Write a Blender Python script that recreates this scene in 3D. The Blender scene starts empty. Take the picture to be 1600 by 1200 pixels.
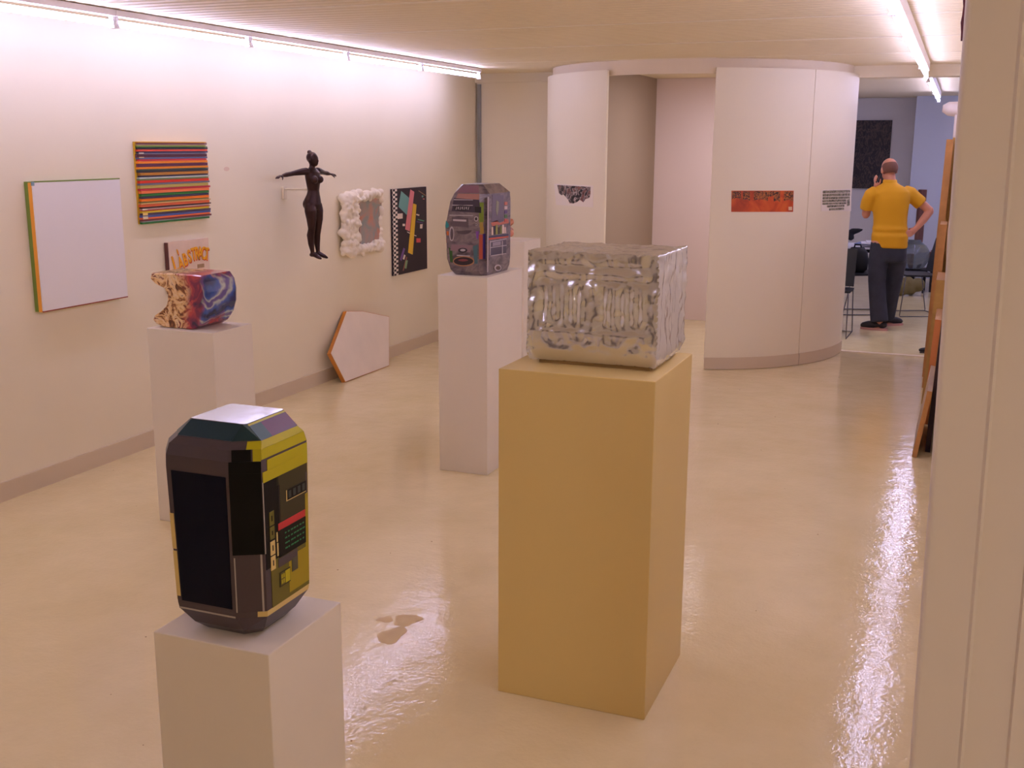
import bpy, bmesh, math, random
from mathutils import Vector, Matrix, noise
random.seed(7)
scene = bpy.context.scene
COL = scene.collection

# ------------------------------------------------------------------ camera
H = 1.86
FPX, PITCH, YAW, ROLL = 1713.8, math.radians(12.343), math.radians(21.779), math.radians(0.262)
FW = Vector((-math.sin(YAW) * math.cos(PITCH), math.cos(YAW) * math.cos(PITCH), -math.sin(PITCH)))
_rt = Vector((math.cos(YAW), math.sin(YAW), 0))
_up = _rt.cross(FW)
RT = math.cos(ROLL) * _rt + math.sin(ROLL) * _up
UP = -math.sin(ROLL) * _rt + math.cos(ROLL) * _up
EYE = Vector((0, 0, H))
cd = bpy.data.cameras.new('camera')
cd.sensor_width = 36
cd.lens = FPX * 36 / 1600
cd.clip_start = 0.02
cam = bpy.data.objects.new('camera', cd)
COL.objects.link(cam)
cam.matrix_world = Matrix(((RT.x, UP.x, -FW.x, EYE.x), (RT.y, UP.y, -FW.y, EYE.y), (RT.z, UP.z, -FW.z, EYE.z), (0, 0, 0, 1)))
scene.camera = cam

# ------------------------------------------------------------------ light and exposure
TUBE_COLOR, TUBE_POWER = (0.87, 0.82, 1.36), 21.5
world = bpy.data.worlds.new('world')
scene.world = world
world.use_nodes = True
world.node_tree.nodes['Background'].inputs[0].default_value = (0.9, 0.75, 0.6, 1)
world.node_tree.nodes['Background'].inputs[1].default_value = 0.0
vs = scene.view_settings
vs.view_transform = 'Standard'
vs.look = 'None'
vs.exposure = 0.0
vs.gamma = 1
vs.use_curve_mapping = False
cy = scene.cycles
cy.max_bounces = 8
cy.diffuse_bounces = 8
cy.glossy_bounces = 4
cy.use_denoising = True
cy.use_adaptive_sampling = True
cy.adaptive_threshold = 0.03
cy.sample_clamp_indirect = 6

# ------------------------------------------------------------------ picture point -> point on a given plane of the room
def ray(x, y):
    return (FW * FPX + RT * (x - 800) - UP * (y - 600)).normalized()
def onx(x, y, X):
    d = ray(x, y); return EYE + d * (X / d.x)
def ony(x, y, Y):
    d = ray(x, y); return EYE + d * (Y / d.y)
def onz(x, y, Z=0.0):
    d = ray(x, y); return EYE + d * ((Z - H) / d.z)
def onp(x, y, p, n):
    d = ray(x, y); n = Vector(n); return EYE + d * ((Vector(p) - EYE).dot(n) / d.dot(n))

# ------------------------------------------------------------------ materials
def lin(c):
    return tuple((v / 255 / 12.92) if v / 255 <= 0.04045 else ((v / 255 + 0.055) / 1.055) ** 2.4 for v in c)
MATS = {}
def mat(name, rgb, rough=0.6, metal=0.0, spec=0.4, bump=0.0, bscale=40, vary=0.0, vscale=6, emit=0, coat=0.0, linear=False, transmission=0.0, rvar=0.0):
    if name in MATS:
        return MATS[name]
    m = bpy.data.materials.new(name); m.use_nodes = True
    nt = m.node_tree; b = nt.nodes['Principled BSDF']
    c = tuple(rgb) if linear else lin(rgb)
    b.inputs['Base Color'].default_value = (*c, 1)
    b.inputs['Roughness'].default_value = rough
    b.inputs['Metallic'].default_value = metal
    b.inputs['Specular IOR Level'].default_value = spec
    b.inputs['Coat Weight'].default_value = coat
    b.inputs['Transmission Weight'].default_value = transmission
    if emit:
        b.inputs['Emission Color'].default_value = (*c, 1); b.inputs['Emission Strength'].default_value = emit
    if bump or vary or rvar:
        tc = nt.nodes.new('ShaderNodeTexCoord')
    if bump:
        n = nt.nodes.new('ShaderNodeTexNoise'); n.inputs['Scale'].default_value = bscale; n.inputs['Detail'].default_value = 4
        bp = nt.nodes.new('ShaderNodeBump'); bp.inputs['Strength'].default_value = bump; bp.inputs['Distance'].default_value = 0.01
        nt.links.new(tc.outputs['Object'], n.inputs['Vector']); nt.links.new(n.outputs['Fac'], bp.inputs['Height']); nt.links.new(bp.outputs['Normal'], b.inputs['Normal'])
    if vary:
        n = nt.nodes.new('ShaderNodeTexNoise'); n.inputs['Scale'].default_value = vscale; n.inputs['Detail'].default_value = 5
        r = nt.nodes.new('ShaderNodeValToRGB')
        r.color_ramp.elements[0].position = 0.3; r.color_ramp.elements[1].position = 0.7
        r.color_ramp.elements[0].color = (*[v * (1 - vary) for v in c], 1); r.color_ramp.elements[1].color = (*[min(1, v * (1 + vary * 0.5)) for v in c], 1)
        nt.links.new(tc.outputs['Object'], n.inputs['Vector']); nt.links.new(n.outputs['Fac'], r.inputs['Fac']); nt.links.new(r.outputs['Color'], b.inputs['Base Color'])
    if rvar:
        n = nt.nodes.new('ShaderNodeTexNoise'); n.inputs['Scale'].default_value = 3; n.inputs['Detail'].default_value = 6
        mr = nt.nodes.new('ShaderNodeMapRange'); mr.inputs['From Min'].default_value = 0.3; mr.inputs['From Max'].default_value = 0.7
        mr.inputs['To Min'].default_value = max(0.02, rough - rvar); mr.inputs['To Max'].default_value = rough + rvar
        nt.links.new(tc.outputs['Object'], n.inputs['Vector']); nt.links.new(n.outputs['Fac'], mr.inputs['Value']); nt.links.new(mr.outputs['Result'], b.inputs['Roughness'])
    MATS[name] = m
    return m

def ramp_mat(name, stops, scale=8, distort=2.0, detail=6, rough=0.35, coat=0.0, axis=None, bump=0.0, kind='NOISE', stretch=(1, 1, 1), constant=False, metal=0.0):
    """noise (optionally biased along an axis) through a colour ramp"""
    if name in MATS:
        return MATS[name]
    m = bpy.data.materials.new(name); m.use_nodes = True
    nt = m.node_tree; b = nt.nodes['Principled BSDF']; L = nt.links.new
    b.inputs['Roughness'].default_value = rough; b.inputs['Coat Weight'].default_value = coat; b.inputs['Metallic'].default_value = metal
    tc = nt.nodes.new('ShaderNodeTexCoord'); mp = nt.nodes.new('ShaderNodeMapping'); mp.inputs['Scale'].default_value = stretch
    L(tc.outputs['Object'], mp.inputs['Vector'])
    n = nt.nodes.new('ShaderNodeTexNoise'); n.inputs['Scale'].default_value = scale; n.inputs['Detail'].default_value = detail; n.inputs['Distortion'].default_value = distort
    L(mp.outputs['Vector'], n.inputs['Vector'])
    val = n.outputs['Fac']
    if axis:                      # (vector, offset, weight of the axis term, weight of the noise)
        dt = nt.nodes.new('ShaderNodeVectorMath'); dt.operation = 'DOT_PRODUCT'; dt.inputs[1].default_value = axis[0]
        L(tc.outputs['Object'], dt.inputs[0])
        ma = nt.nodes.new('ShaderNodeMath'); ma.operation = 'MULTIPLY_ADD'; ma.inputs[1].default_value = axis[2]; ma.inputs[2].default_value = axis[1]
        L(dt.outputs['Value'], ma.inputs[0])
        mb = nt.nodes.new('ShaderNodeMath'); mb.operation = 'MULTIPLY_ADD'; mb.inputs[1].default_value = axis[3]
        L(val, mb.inputs[0]); L(ma.outputs[0], mb.inputs[2]); val = mb.outputs[0]
    r = nt.nodes.new('ShaderNodeValToRGB'); cr = r.color_ramp
    if constant:
        cr.interpolation = 'CONSTANT'
    while len(cr.elements) < len(stops):
        cr.elements.new(0.5)
    for e, (p, c) in zip(cr.elements, stops):
        e.position = p; e.color = (*lin(c), 1)
    L(val, r.inputs['Fac']); L(r.outputs['Color'], b.inputs['Base Color'])
    if bump:
        bp = nt.nodes.new('ShaderNodeBump'); bp.inputs['Strength'].default_value = bump; bp.inputs['Distance'].default_value = 0.01
        L(n.outputs['Fac'], bp.inputs['Height']); L(bp.outputs['Normal'], b.inputs['Normal'])
    MATS[name] = m
    return m

def floor_material():
    m = bpy.data.materials.new('cream_epoxy_floor'); m.use_nodes = True
    nt = m.node_tree; b = nt.nodes['Principled BSDF']; L = nt.links.new
    tc = nt.nodes.new('ShaderNodeTexCoord')
    big = nt.nodes.new('ShaderNodeTexNoise'); big.inputs['Scale'].default_value = 1.6; big.inputs['Detail'].default_value = 7; big.inputs['Roughness'].default_value = 0.65
    L(tc.outputs['Object'], big.inputs['Vector'])
    r = nt.nodes.new('ShaderNodeValToRGB'); e = r.color_ramp.elements
    e[0].position = 0.25; e[0].color = (*FLOOR_A, 1); e[1].position = 0.7; e[1].color = (*FLOOR_B, 1)
    L(big.outputs['Fac'], r.inputs['Fac'])
    # small dark specks of dirt
    vo = nt.nodes.new('ShaderNodeTexVoronoi'); vo.inputs['Scale'].default_value = 9; vo.inputs['Randomness'].default_value = 1
    L(tc.outputs['Object'], vo.inputs['Vector'])
    lt = nt.nodes.new('ShaderNodeMath'); lt.operation = 'LESS_THAN'; lt.inputs[1].default_value = 0.035
    L(vo.outputs['Distance'], lt.inputs[0])
    pick = nt.nodes.new('ShaderNodeTexNoise'); pick.inputs['Scale'].default_value = 2.3; L(tc.outputs['Object'], pick.inputs['Vector'])
    gt = nt.nodes.new('ShaderNodeMath'); gt.operation = 'GREATER_THAN'; gt.inputs[1].default_value = 0.56; L(pick.outputs['Fac'], gt.inputs[0])
    mu = nt.nodes.new('ShaderNodeMath'); mu.operation = 'MULTIPLY'; L(lt.outputs[0], mu.inputs[0]); L(gt.outputs[0], mu.inputs[1])
    mx = nt.nodes.new('ShaderNodeMixRGB'); mx.inputs['Color2'].default_value = (*lin((120, 85, 55)), 1)
    L(mu.outputs[0], mx.inputs['Fac']); L(r.outputs['Color'], mx.inputs['Color1']); L(mx.outputs['Color'], b.inputs['Base Color'])
    rn = nt.nodes.new('ShaderNodeTexNoise'); rn.inputs['Scale'].default_value = 2.6; rn.inputs['Detail'].default_value = 8; rn.inputs['Roughness'].default_value = 0.7
    L(tc.outputs['Object'], rn.inputs['Vector'])
    mr = nt.nodes.new('ShaderNodeMapRange'); mr.inputs['From Min'].default_value = 0.35; mr.inputs['From Max'].default_value = 0.65
    mr.inputs['To Min'].default_value = 0.02; mr.inputs['To Max'].default_value = 0.10
    L(rn.outputs['Fac'], mr.inputs['Value']); L(mr.outputs['Result'], b.inputs['Roughness'])
    bn = nt.nodes.new('ShaderNodeTexNoise'); bn.inputs['Scale'].default_value = 55; bn.inputs['Detail'].default_value = 3
    L(tc.outputs['Object'], bn.inputs['Vector'])
    bn2 = nt.nodes.new('ShaderNodeTexNoise'); bn2.inputs['Scale'].default_value = 7; bn2.inputs['Detail'].default_value = 2
    L(tc.outputs['Object'], bn2.inputs['Vector'])
    ad = nt.nodes.new('ShaderNodeMath'); ad.operation = 'MULTIPLY_ADD'; ad.inputs[1].default_value = 3.0
    L(bn2.outputs['Fac'], ad.inputs[0]); L(bn.outputs['Fac'], ad.inputs[2])
    bp = nt.nodes.new('ShaderNodeBump'); bp.inputs['Strength'].default_value = 0.15; bp.inputs['Distance'].default_value = 0.006
    L(ad.outputs[0], bp.inputs['Height']); L(bp.outputs['Normal'], b.inputs['Normal'])
    b.inputs['Specular IOR Level'].default_value = 0.5
    return m

FLOOR_A, FLOOR_B = (0.69, 0.57, 0.31), (0.80, 0.675, 0.405)
M_WALL = mat('warm_white_wall', (0.86, 0.79, 0.615), 0.75, vary=0.03, vscale=1.5, linear=True, spec=0.25)
M_PANEL = mat('white_lacquered_panel', (0.86, 0.795, 0.635), 0.5, linear=True, spec=0.35)
M_FASCIA = mat('cream_fascia', (0.86, 0.79, 0.63), 0.6, linear=True)
M_BAND = mat('cream_band', (0.76, 0.66, 0.51), 0.6, linear=True)
M_CEIL = mat('cream_metal_slat', (0.79, 0.69, 0.475), 0.5, linear=True)
M_GAP = mat('ceiling_void', (0.42, 0.33, 0.26), 0.9, linear=True)
M_BASE = mat('beige_baseboard', (0.66, 0.55, 0.41), 0.5, linear=True)
M_JAMB = mat('beige_door_jamb', (0.74, 0.67, 0.62), 0.6, linear=True)
M_FLOOR = floor_material()
M_GREY = mat('grey_blue_wall', (0.76, 0.74, 0.73), 0.8, linear=True, spec=0.2)
M_GREY2 = mat('daylight_tinted_grey_wall', (0.58, 0.62, 0.72), 0.8, linear=True, spec=0.2)  # bluish daylight on the right rear walls is painted into this colour
M_BROWN = mat('shaded_inner_wall', (0.34, 0.26, 0.185), 0.7, linear=True, spec=0.2)  # the side wall's shade is put into this darker brown
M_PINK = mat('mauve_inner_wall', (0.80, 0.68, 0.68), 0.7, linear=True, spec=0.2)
M_PLINTH = mat('white_plinth_paint', (0.78, 0.71, 0.59), 0.55, linear=True, vary=0.02, vscale=3)
M_CREAM = mat('cream_plinth_paint', (0.70, 0.52, 0.19), 0.35, linear=True, coat=0.1)
M_STEEL = mat('brushed_steel', (170, 175, 185), 0.3, metal=1.0)
M_HOUS = mat('white_lamp_housing', (238, 234, 240), 0.5)
M_TUBE = bpy.data.materials.new('lit_fluorescent_glass'); M_TUBE.use_nodes = True
_b = M_TUBE.node_tree.nodes['Principled BSDF']
_b.inputs['Base Color'].default_value = (0.8, 0.8, 0.8, 1); _b.inputs['Emission Color'].default_value = (*TUBE_COLOR, 1); _b.inputs['Emission Strength'].default_value = TUBE_POWER

# ------------------------------------------------------------------ object helpers
def tag(o, label=None, cat=None, group=None, kind=None):
    if label: o['label'] = label
    if cat: o['category'] = cat
    if group: o['group'] = group
    if kind: o['kind'] = kind
    return o
def wloc(o):
    v = Vector((0, 0, 0))
    while o is not None:
        v += o.location; o = o.parent
    return v
def thing(name, label, cat, loc, group=None):
    o = bpy.data.objects.new(name, None); o.empty_display_size = 0.1
    COL.objects.link(o); o.location = loc
    return tag(o, label, cat, group)
def link_mesh(name, me, m, parent=None, smooth=False):
    if m is not None:
        me.materials.clear(); me.materials.append(m)
    for p in me.polygons:
        p.use_smooth = smooth
    o = bpy.data.objects.new(name, me); COL.objects.link(o)
    if parent is not None:
        me.transform(Matrix.Translation(-wloc(parent))); o.parent = parent
    return o
def obj(name, bm, m, parent=None, smooth=False, bevel=0, origin=None):
    bmesh.ops.recalc_face_normals(bm, faces=bm.faces)
    if bevel:
        bmesh.ops.bevel(bm, geom=[e for e in bm.edges], offset=bevel, segments=2, profile=0.5, affect='EDGES')
    me = bpy.data.meshes.new(name); bm.to_mesh(me); bm.free()
    o = link_mesh(name, me, m, parent, smooth)
    if origin is not None and parent is None:
        me.transform(Matrix.Translation(-Vector(origin))); o.location = origin
    return o
def struct(name, bm, m, parent=None, **k):
    o = obj(name, bm, m, parent, **k)
    if parent is None: o['kind'] = 'structure'
    return o
def box(bm, a, b):
    x0, y0, z0 = (min(a[i], b[i]) for i in range(3)); x1, y1, z1 = (max(a[i], b[i]) for i in range(3))
    v = [bm.verts.new(p) for p in ((x0, y0, z0), (x1, y0, z0), (x1, y1, z0), (x0, y1, z0), (x0, y0, z1), (x1, y0, z1), (x1, y1, z1), (x0, y1, z1))]
    for f in ((0, 3, 2, 1), (4, 5, 6, 7), (0, 1, 5, 4), (1, 2, 6, 5), (2, 3, 7, 6), (3, 0, 4, 7)):
        bm.faces.new([v[i] for i in f])
    return bm
def boxm(a, b):
    return box(bmesh.new(), a, b)
def prism(bm, pts, d):
    """polygon pts pushed along vector d"""
    d = Vector(d); n = len(pts)
    lo = [bm.verts.new(Vector(p)) for p in pts]; hi = [bm.verts.new(Vector(p) + d) for p in pts]
    bm.faces.new(lo); bm.faces.new(hi[::-1])
    for i in range(n):
        bm.faces.new((lo[i], lo[(i + 1) % n], hi[(i + 1) % n], hi[i]))
    return bm
def loft(bm, rings, cap=True):
    """rings of equal length points"""
    R = [[bm.verts.new(p) for p in r] for r in rings]
    n = len(R[0])
    for a, b in zip(R, R[1:]):
        for i in range(n):
            bm.faces.new((a[i], a[(i + 1) % n], b[(i + 1) % n], b[i]))
    if cap:
        bm.faces.new(R[0][::-1]); bm.faces.new(R[-1])
    return bm
def tube(bm, pts, rad, seg=12, flat=None, cap_round=True):
    """round limb along pts with a radius for each; flat = (direction, factor) squeezes it"""
    P = [Vector(p) for p in pts]; rad = list(rad) if hasattr(rad, '__len__') else [rad] * len(P)
    rings = []; up = None
    for i, p in enumerate(P):
        t = (P[min(i + 1, len(P) - 1)] - P[max(i - 1, 0)]).normalized()
        if up is None:
            up = t.orthogonal().normalized()
        up = (up - t * up.dot(t)); up = up.normalized() if up.length > 1e-6 else t.orthogonal().normalized()
        s = t.cross(up)
        def ring(c, r):
            out = []
            for k in range(seg):
                a = 2 * math.pi * k / seg
                d = (up * math.cos(a) + s * math.sin(a)) * r
                if flat:
                    f = Vector(flat[0]).normalized(); d -= f * d.dot(f) * (1 - flat[1])
                out.append(c + d)
            return out
        if i == 0 and cap_round:
            rings.append(ring(p - t * rad[0] * 0.8, rad[0] * 0.5))
        rings.append(ring(p, rad[i]))
        if i == len(P) - 1 and cap_round:
            rings.append(ring(p + t * rad[i] * 0.8, rad[i] * 0.5))
    return loft(bm, rings)
def ball(bm, c, r, seg=16, rings=10, rot=None):
    r = r if hasattr(r, '__len__') else (r, r, r)
    mtx = Matrix.Translation(c) @ (rot if rot is not None else Matrix.Identity(4)) @ Matrix.Diagonal((*r, 1))
    top = bm.verts.new(mtx @ Vector((0, 0, 1))); bot = bm.verts.new(mtx @ Vector((0, 0, -1))); R = []
    for i in range(1, rings):
        p = math.pi * i / rings
        R.append([bm.verts.new(mtx @ Vector((math.sin(p) * math.cos(2 * math.pi * k / seg), math.sin(p) * math.sin(2 * math.pi * k / seg), math.cos(p)))) for k in range(seg)])
    for k in range(seg):
        j = (k + 1) % seg
        bm.faces.new((top, R[0][k], R[0][j])); bm.faces.new((bot, R[-1][j], R[-1][k]))
        for a, b in zip(R, R[1:]):
            bm.faces.new((a[k], b[k], b[j], a[j]))
    return bm
def ellring(c, rx, ry, n=20, rot=0, p=2.0):
    c = Vector(c); out = []
    for k in range(n):
        a = 2 * math.pi * k / n; ca, sa = math.cos(a), math.sin(a)
        x = rx * math.copysign(abs(ca) ** (2 / p), ca); y = ry * math.copysign(abs(sa) ** (2 / p), sa)
        out.append(c + Vector((x * math.cos(rot) - y * math.sin(rot), x * math.sin(rot) + y * math.cos(rot), 0)))
    return out
def remeshed(name, bm, voxel, m, parent, smooth_iter=3, world=None, factor=0.5):
    """join overlapping closed pieces into one continuous skin"""
    bmesh.ops.recalc_face_normals(bm, faces=bm.faces)
    me = bpy.data.meshes.new(name + '_raw'); bm.to_mesh(me); bm.free()
    t = bpy.data.objects.new('tmp', me); COL.objects.link(t)
    r = t.modifiers.new('r', 'REMESH'); r.mode = 'VOXEL'; r.voxel_size = voxel
    if smooth_iter:
        s = t.modifiers.new('s', 'SMOOTH'); s.iterations = smooth_iter; s.factor = factor
    dg = bpy.context.evaluated_depsgraph_get(); dg.update()
    out = bpy.data.meshes.new_from_object(t.evaluated_get(dg)); out.name = name
    bpy.data.objects.remove(t); bpy.data.meshes.remove(me)
    if world is not None:
        out.transform(world)
    return link_mesh(name, out, m, parent, True)
def plate(name, pix, p, n, th, m, parent, off=0.0, label=None):
    """flat piece whose outline is read off on the plane (p, n)"""
    n = Vector(n).normalized()
    pts = [onp(x, y, Vector(p) + n * off, n) for x, y in pix]
    o = obj(name, prism(bmesh.new(), pts, n * th), m, parent)
    if label: o['label'] = label
    return o

# ================================================================== THE ROOM
WX = -4.555            # left wall
ZC = 2.54              # ceiling slats
YB = 10.416            # line of the back wall
CX, CY, CR = -2.296, 10.416, 1.4136
YF = 17.3              # far wall of the room behind

bm = bmesh.new()
box(bm, (WX - 0.2, -3.2, -0.2), (4.2, 17.6, 0.0))
fl_ = struct('floor', bm, M_FLOOR)
M_STAIN = mat('dull_tan_stain', (0.62, 0.47, 0.25), 0.45, linear=True, spec=0.2)
for cx_, cy_, rx, ry, tilt in ((612, 993, 24, 11, -0.35), (636, 969, 22, 9, -0.15), (602, 968, 13, 4.5, 0.0)):
    pts = []
    for k in range(22):
        a = 2 * math.pi * k / 22; w = 1 + 0.14 * math.sin(3 * a + cx_) + 0.08 * math.sin(5 * a)
        x_, y_ = rx * w * math.cos(a), ry * w * math.sin(a)
        p = onz(cx_ + x_ * math.cos(tilt) - y_ * math.sin(tilt), cy_ + x_ * math.sin(tilt) + y_ * math.cos(tilt)); pts.append((p.x, p.y, 0.0))
    obj('stain', prism(bmesh.new(), pts, (0, 0, 0.0004)), M_STAIN, fl_)

ceil = struct('ceiling', boxm((WX - 0.2, -3.2, ZC + 0.02), (4.2, 17.6, ZC + 0.2)), M_GAP)
bm = bmesh.new()
y = -3.1
while y < 17.5:
    b_ = 0.006
    prism(bm, [(WX, y, ZC + 0.025), (WX, y + 0.006, ZC + b_ * 0.6), (WX, y + 0.014, ZC), (WX, y + 0.078, ZC), (WX, y + 0.086, ZC + b_ * 0.6), (WX, y + 0.092, ZC + 0.025)], (8.7, 0, 0))
    y += 0.1
sl = obj('slat_row', bm, M_CEIL, ceil); sl['kind'] = 'stuff'
# joints between ceiling fields
for ys in (5.1, 6.4, 7.72, 9.03):
    obj('joint_strip', boxm((WX, ys - 0.012, ZC - 0.002), (0.1, ys + 0.012, ZC + 0.02)), M_FASCIA, ceil)

struct('wall_left', boxm((WX - 0.2, -3.2, 0), (WX, YB + 0.2, ZC + 0.1)), M_WALL)
struct('baseboard_left', boxm((WX, -3.0, 0), (WX + 0.012, YB, 0.103)), M_BASE)
struct('wall_back', boxm((WX, YB, 0), (CX - CR + 0.02, YB + 0.12, ZC + 0.1)), M_FASCIA)
struct('baseboard_back', boxm((WX + 0.012, YB - 0.012, 0), (CX - CR - 0.03, YB, 0.103)), M_BASE)
struct('trim_1', boxm((WX, YB - 0.05, 2.455), (CX - CR + 0.05, YB, ZC + 0.02)), M_FASCIA)
struct('trim_2', boxm((CX + CR - 0.05, YB - 0.05, 2.44), (0.3, YB + 0.12, ZC + 0.02)), M_FASCIA)
struct('trim_3', boxm((WX + 0.018, YB - 0.035, 0.103), (WX + 0.05, YB - 0.004, 2.44)), M_STEEL)
struct('trim_4', boxm((CX + CR - 0.02, YB - 0.03, 0), (0.25, YB + 0.03, 0.006)), M_BASE)     # door sill
struct('wall_front', boxm((WX - 0.2, -3.4, 0), (4.2, -3.2, ZC + 0.1)), M_WALL)
struct('wall_entrance', boxm((3.0, -3.2, 0), (3.2, 1.6, ZC + 0.1)), M_WALL)
struct('wall_right', boxm((0.012, 1.72, 0), (0.3, YB + 0.12, ZC + 0.1)), M_WALL)
struct('wall_right_return', boxm((0.2, 1.62, 0), (3.2, 1.85, ZC + 0.1)), M_JAMB)

# jamb beside the camera: rounded corner, shallow steps
bm = bmesh.new()
prof = [(0.20, 1.60), (0.125, 1.60), (0.122, 1.606), (0.066, 1.606), (0.062, 1.602), (0.058, 1.606)]
for k in range(7):
    a = math.radians(90 * k / 6)
    prof.append((0.001 - 0.009 * math.sin(a), 1.615 - 0.009 * math.cos(a)))
prof += [(-0.008, 1.74), (0.20, 1.74)]
loft(bm, [[Vector((x + 0.004 - (zz - 1.537) * 0.0145, yy, zz)) for x, yy in prof] for zz in (0.0, ZC + 0.015)])   # the jamb leans a little
struct('trim_5', bm, M_JAMB)

# ---- curved sliding screens of the rotunda
def arc_wall(bm, r0, r1, a0, a1, z0, z1, n=24):
    rings = []
    for k in range(n + 1):
        a = math.radians(a0 + (a1 - a0) * k / n); c, s = math.cos(a), math.sin(a)
        rings.append([(CX + r0 * c, CY + r0 * s, z0), (CX + r1 * c, CY + r1 * s, z0), (CX + r1 * c, CY + r1 * s, z1), (CX + r0 * c, CY + r0 * s, z1)])
    return loft(bm, rings)
struct('wall_curved_fascia', arc_wall(bmesh.new(), 1.335, 1.368, -179, -0.5, 2.423, ZC + 0.02, 72), M_BAND)
for i, (a0, a1) in enumerate(((-177, -110.5), (-72.6, -36.6), (-36.35, -0.5))):
    d = struct('door_%d' % (i + 1), arc_wall(bmesh.new(), CR - 0.026, CR, a0, a1, 0.004, 2.466, 32), M_PANEL)
    obj('baseboard', arc_wall(bmesh.new(), CR, CR + 0.006, a0, a1, 0.004, 0.104, 32), M_BASE, d)
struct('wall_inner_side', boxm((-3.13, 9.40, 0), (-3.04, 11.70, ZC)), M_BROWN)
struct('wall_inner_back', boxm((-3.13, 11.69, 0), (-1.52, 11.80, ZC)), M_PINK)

# ---- room behind
struct('wall_rear_left', boxm((-1.62, 11.8, 0), (-1.52, YF, ZC)), M_GREY)
struct('wall_rear_partition', boxm((-1.60, YB + 0.95, 0), (-1.52, 11.8, ZC)), M_GREY)
xc = ony(1423, 300, YF).x
struct('wall_rear', boxm((-1.62, YF, 0), (xc, YF + 0.2, ZC)), M_GREY)
struct('wall_rear_right', boxm((xc, YF - 0.5, 0), (1.6, YF + 0.2, ZC)), M_GREY2)
struct('wall_rear_side', boxm((1.5, YB + 0.22, 0), (1.6, YF - 0.5, ZC)), M_GREY2)
struct('wall_rear_front', boxm((0.3, YB + 0.12, 0), (1.6, YB + 0.22, ZC)), M_GREY)

# ================================================================== LAMPS
ORD = ['first', 'second', 'third', 'fourth', 'fifth', 'sixth', 'seventh', 'eighth', 'ninth']
def lamp_row(X, ys, zt, label, group, length=1.2):
    for k, y0 in enumerate(ys):
        y1 = y0 + length
        t = thing('fluorescent_lamp', label(k), 'lamp', (X, y0 + length / 2, zt), group)
        obj('housing', boxm((X - 0.022, y0 + 0.001, zt + 0.035), (X + 0.022, y1 - 0.001, ZC - 0.004)), M_HOUS, t, bevel=0.003)
        bm = bmesh.new(); tube(bm, [(X, y0 + 0.022, zt), (X, y1 - 0.022, zt)], 0.0165, 8, cap_round=False)
        obj('glass_tube', bm, M_TUBE, t, smooth=False)
        for ye in (y0 + 0.001, y1 - 0.021):
            bm = bmesh.new()
            prism(bm, [(X - 0.014, ye, zt + 0.036), (X + 0.014, ye, zt + 0.036), (X + 0.010, ye, zt + 0.012), (X + 0.020, ye, zt - 0.024), (X - 0.020, ye, zt - 0.024), (X - 0.010, ye, zt + 0.012)], (0, 0.020, 0))
            obj('lamp_holder', bm, M_HOUS, t)
lamp_row(-4.177, [9.61 - 1.2 * (k + 1) for k in range(9)], 2.468, lambda k: '%s lit fluorescent tube from the steel corner strip in the row along the picture wall' % ORD[k], 'tubes along the picture wall')
lamp_row(-0.32, [10.0 - 1.2 * (k + 1) for k in range(7)], 2.43, lambda k: '%s lit fluorescent tube from the doorway beam in the row above the leaning boards' % ORD[k], 'tubes above the leaning boards')
lamp_row(-0.32, [10.66 + 1.2 * k for k in range(4)], 2.43, lambda k: '%s lit fluorescent tube behind the doorway beam in the rear room' % ORD[k], 'tubes in the rear room')

lamp_row(0.85, [11.4 + 1.2 * k for k in range(4)], 2.43, lambda k: '%s lit fluorescent tube of the unseen second row added to brighten the rear room' % ORD[k], 'unseen tubes added to brighten the rear room')  # extra row out of view, added to brighten the rear room
def drum_lamp(x, y, label, color, power, r=0.16, k=1.0):
    t = thing('ceiling_lamp', label, 'lamp', (x, y, ZC))
    bm = bmesh.new(); loft(bm, [ellring((x, y, ZC - 0.03 * k), r, r, 24), ellring((x, y, ZC), r, r, 24)])
    obj('canopy', bm, M_HOUS, t)
    m = bpy.data.materials.new('lit_opal_glass'); m.use_nodes = True
    b = m.node_tree.nodes['Principled BSDF']; b.inputs['Emission Color'].default_value = (*color, 1); b.inputs['Emission Strength'].default_value = power
    bm = bmesh.new(); loft(bm, [ellring((x, y, ZC - (0.03 + dz) * k), r * f, r * f, 24) for dz, f in ((0, 0.95), (0.03, 0.9), (0.06, 0.7), (0.075, 0.35))])
    obj('opal_shade', bm, m, t, smooth=True)
drum_lamp(1.3, -0.5, 'unseen round ceiling lamp added in the entrance to brighten the jamb', (1.0, 0.88, 0.86), 96)  # out of view, added to brighten the jamb
drum_lamp(-1.85, 10.45, 'round opal ceiling lamp inside the curved screen', (1.0, 0.88, 0.98), 14, r=0.42, k=0.25)

# ================================================================== PLINTHS
def plinth(x1, y0, w, d, h, m, label):
    o = obj('plinth', boxm((x1 - w, y0, 0), (x1, y0 + d, h)), m, bevel=0.0025, origin=(x1 - w / 2, y0 + d / 2, 0))
    return tag(o, label, 'plinth')
AX, AY, AW, AD, AZ = -0.8162, 3.2343, 0.5236, 0.5122, 1.1452
BX, BY, BW, BD, BZ = -1.3449, 1.905, 0.319, 0.315, 0.7398
CPX, CPY, CW, CD, CZ = -3.2093, 4.2205, 0.3865, 0.3164, 0.98
DX, DY, DW, DD, DZ = -2.3701, 5.5562, 0.3024, 0.53, 1.1391
plinth(AX, AY, AW, AD, AZ, M_CREAM, 'tall cream yellow plinth under the silver foil box')
plinth(BX, BY, BW, BD, BZ, M_PLINTH, 'low white plinth under the navy and yellow printed block')
plinth(CPX, CPY, CW, CD, CZ, M_PLINTH, 'white plinth beside the picture wall under the swirl painted anvil form')
plinth(DX, DY, DW, DD, DZ, M_PLINTH, 'slim tall white plinth under the grey printed machine block')
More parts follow.
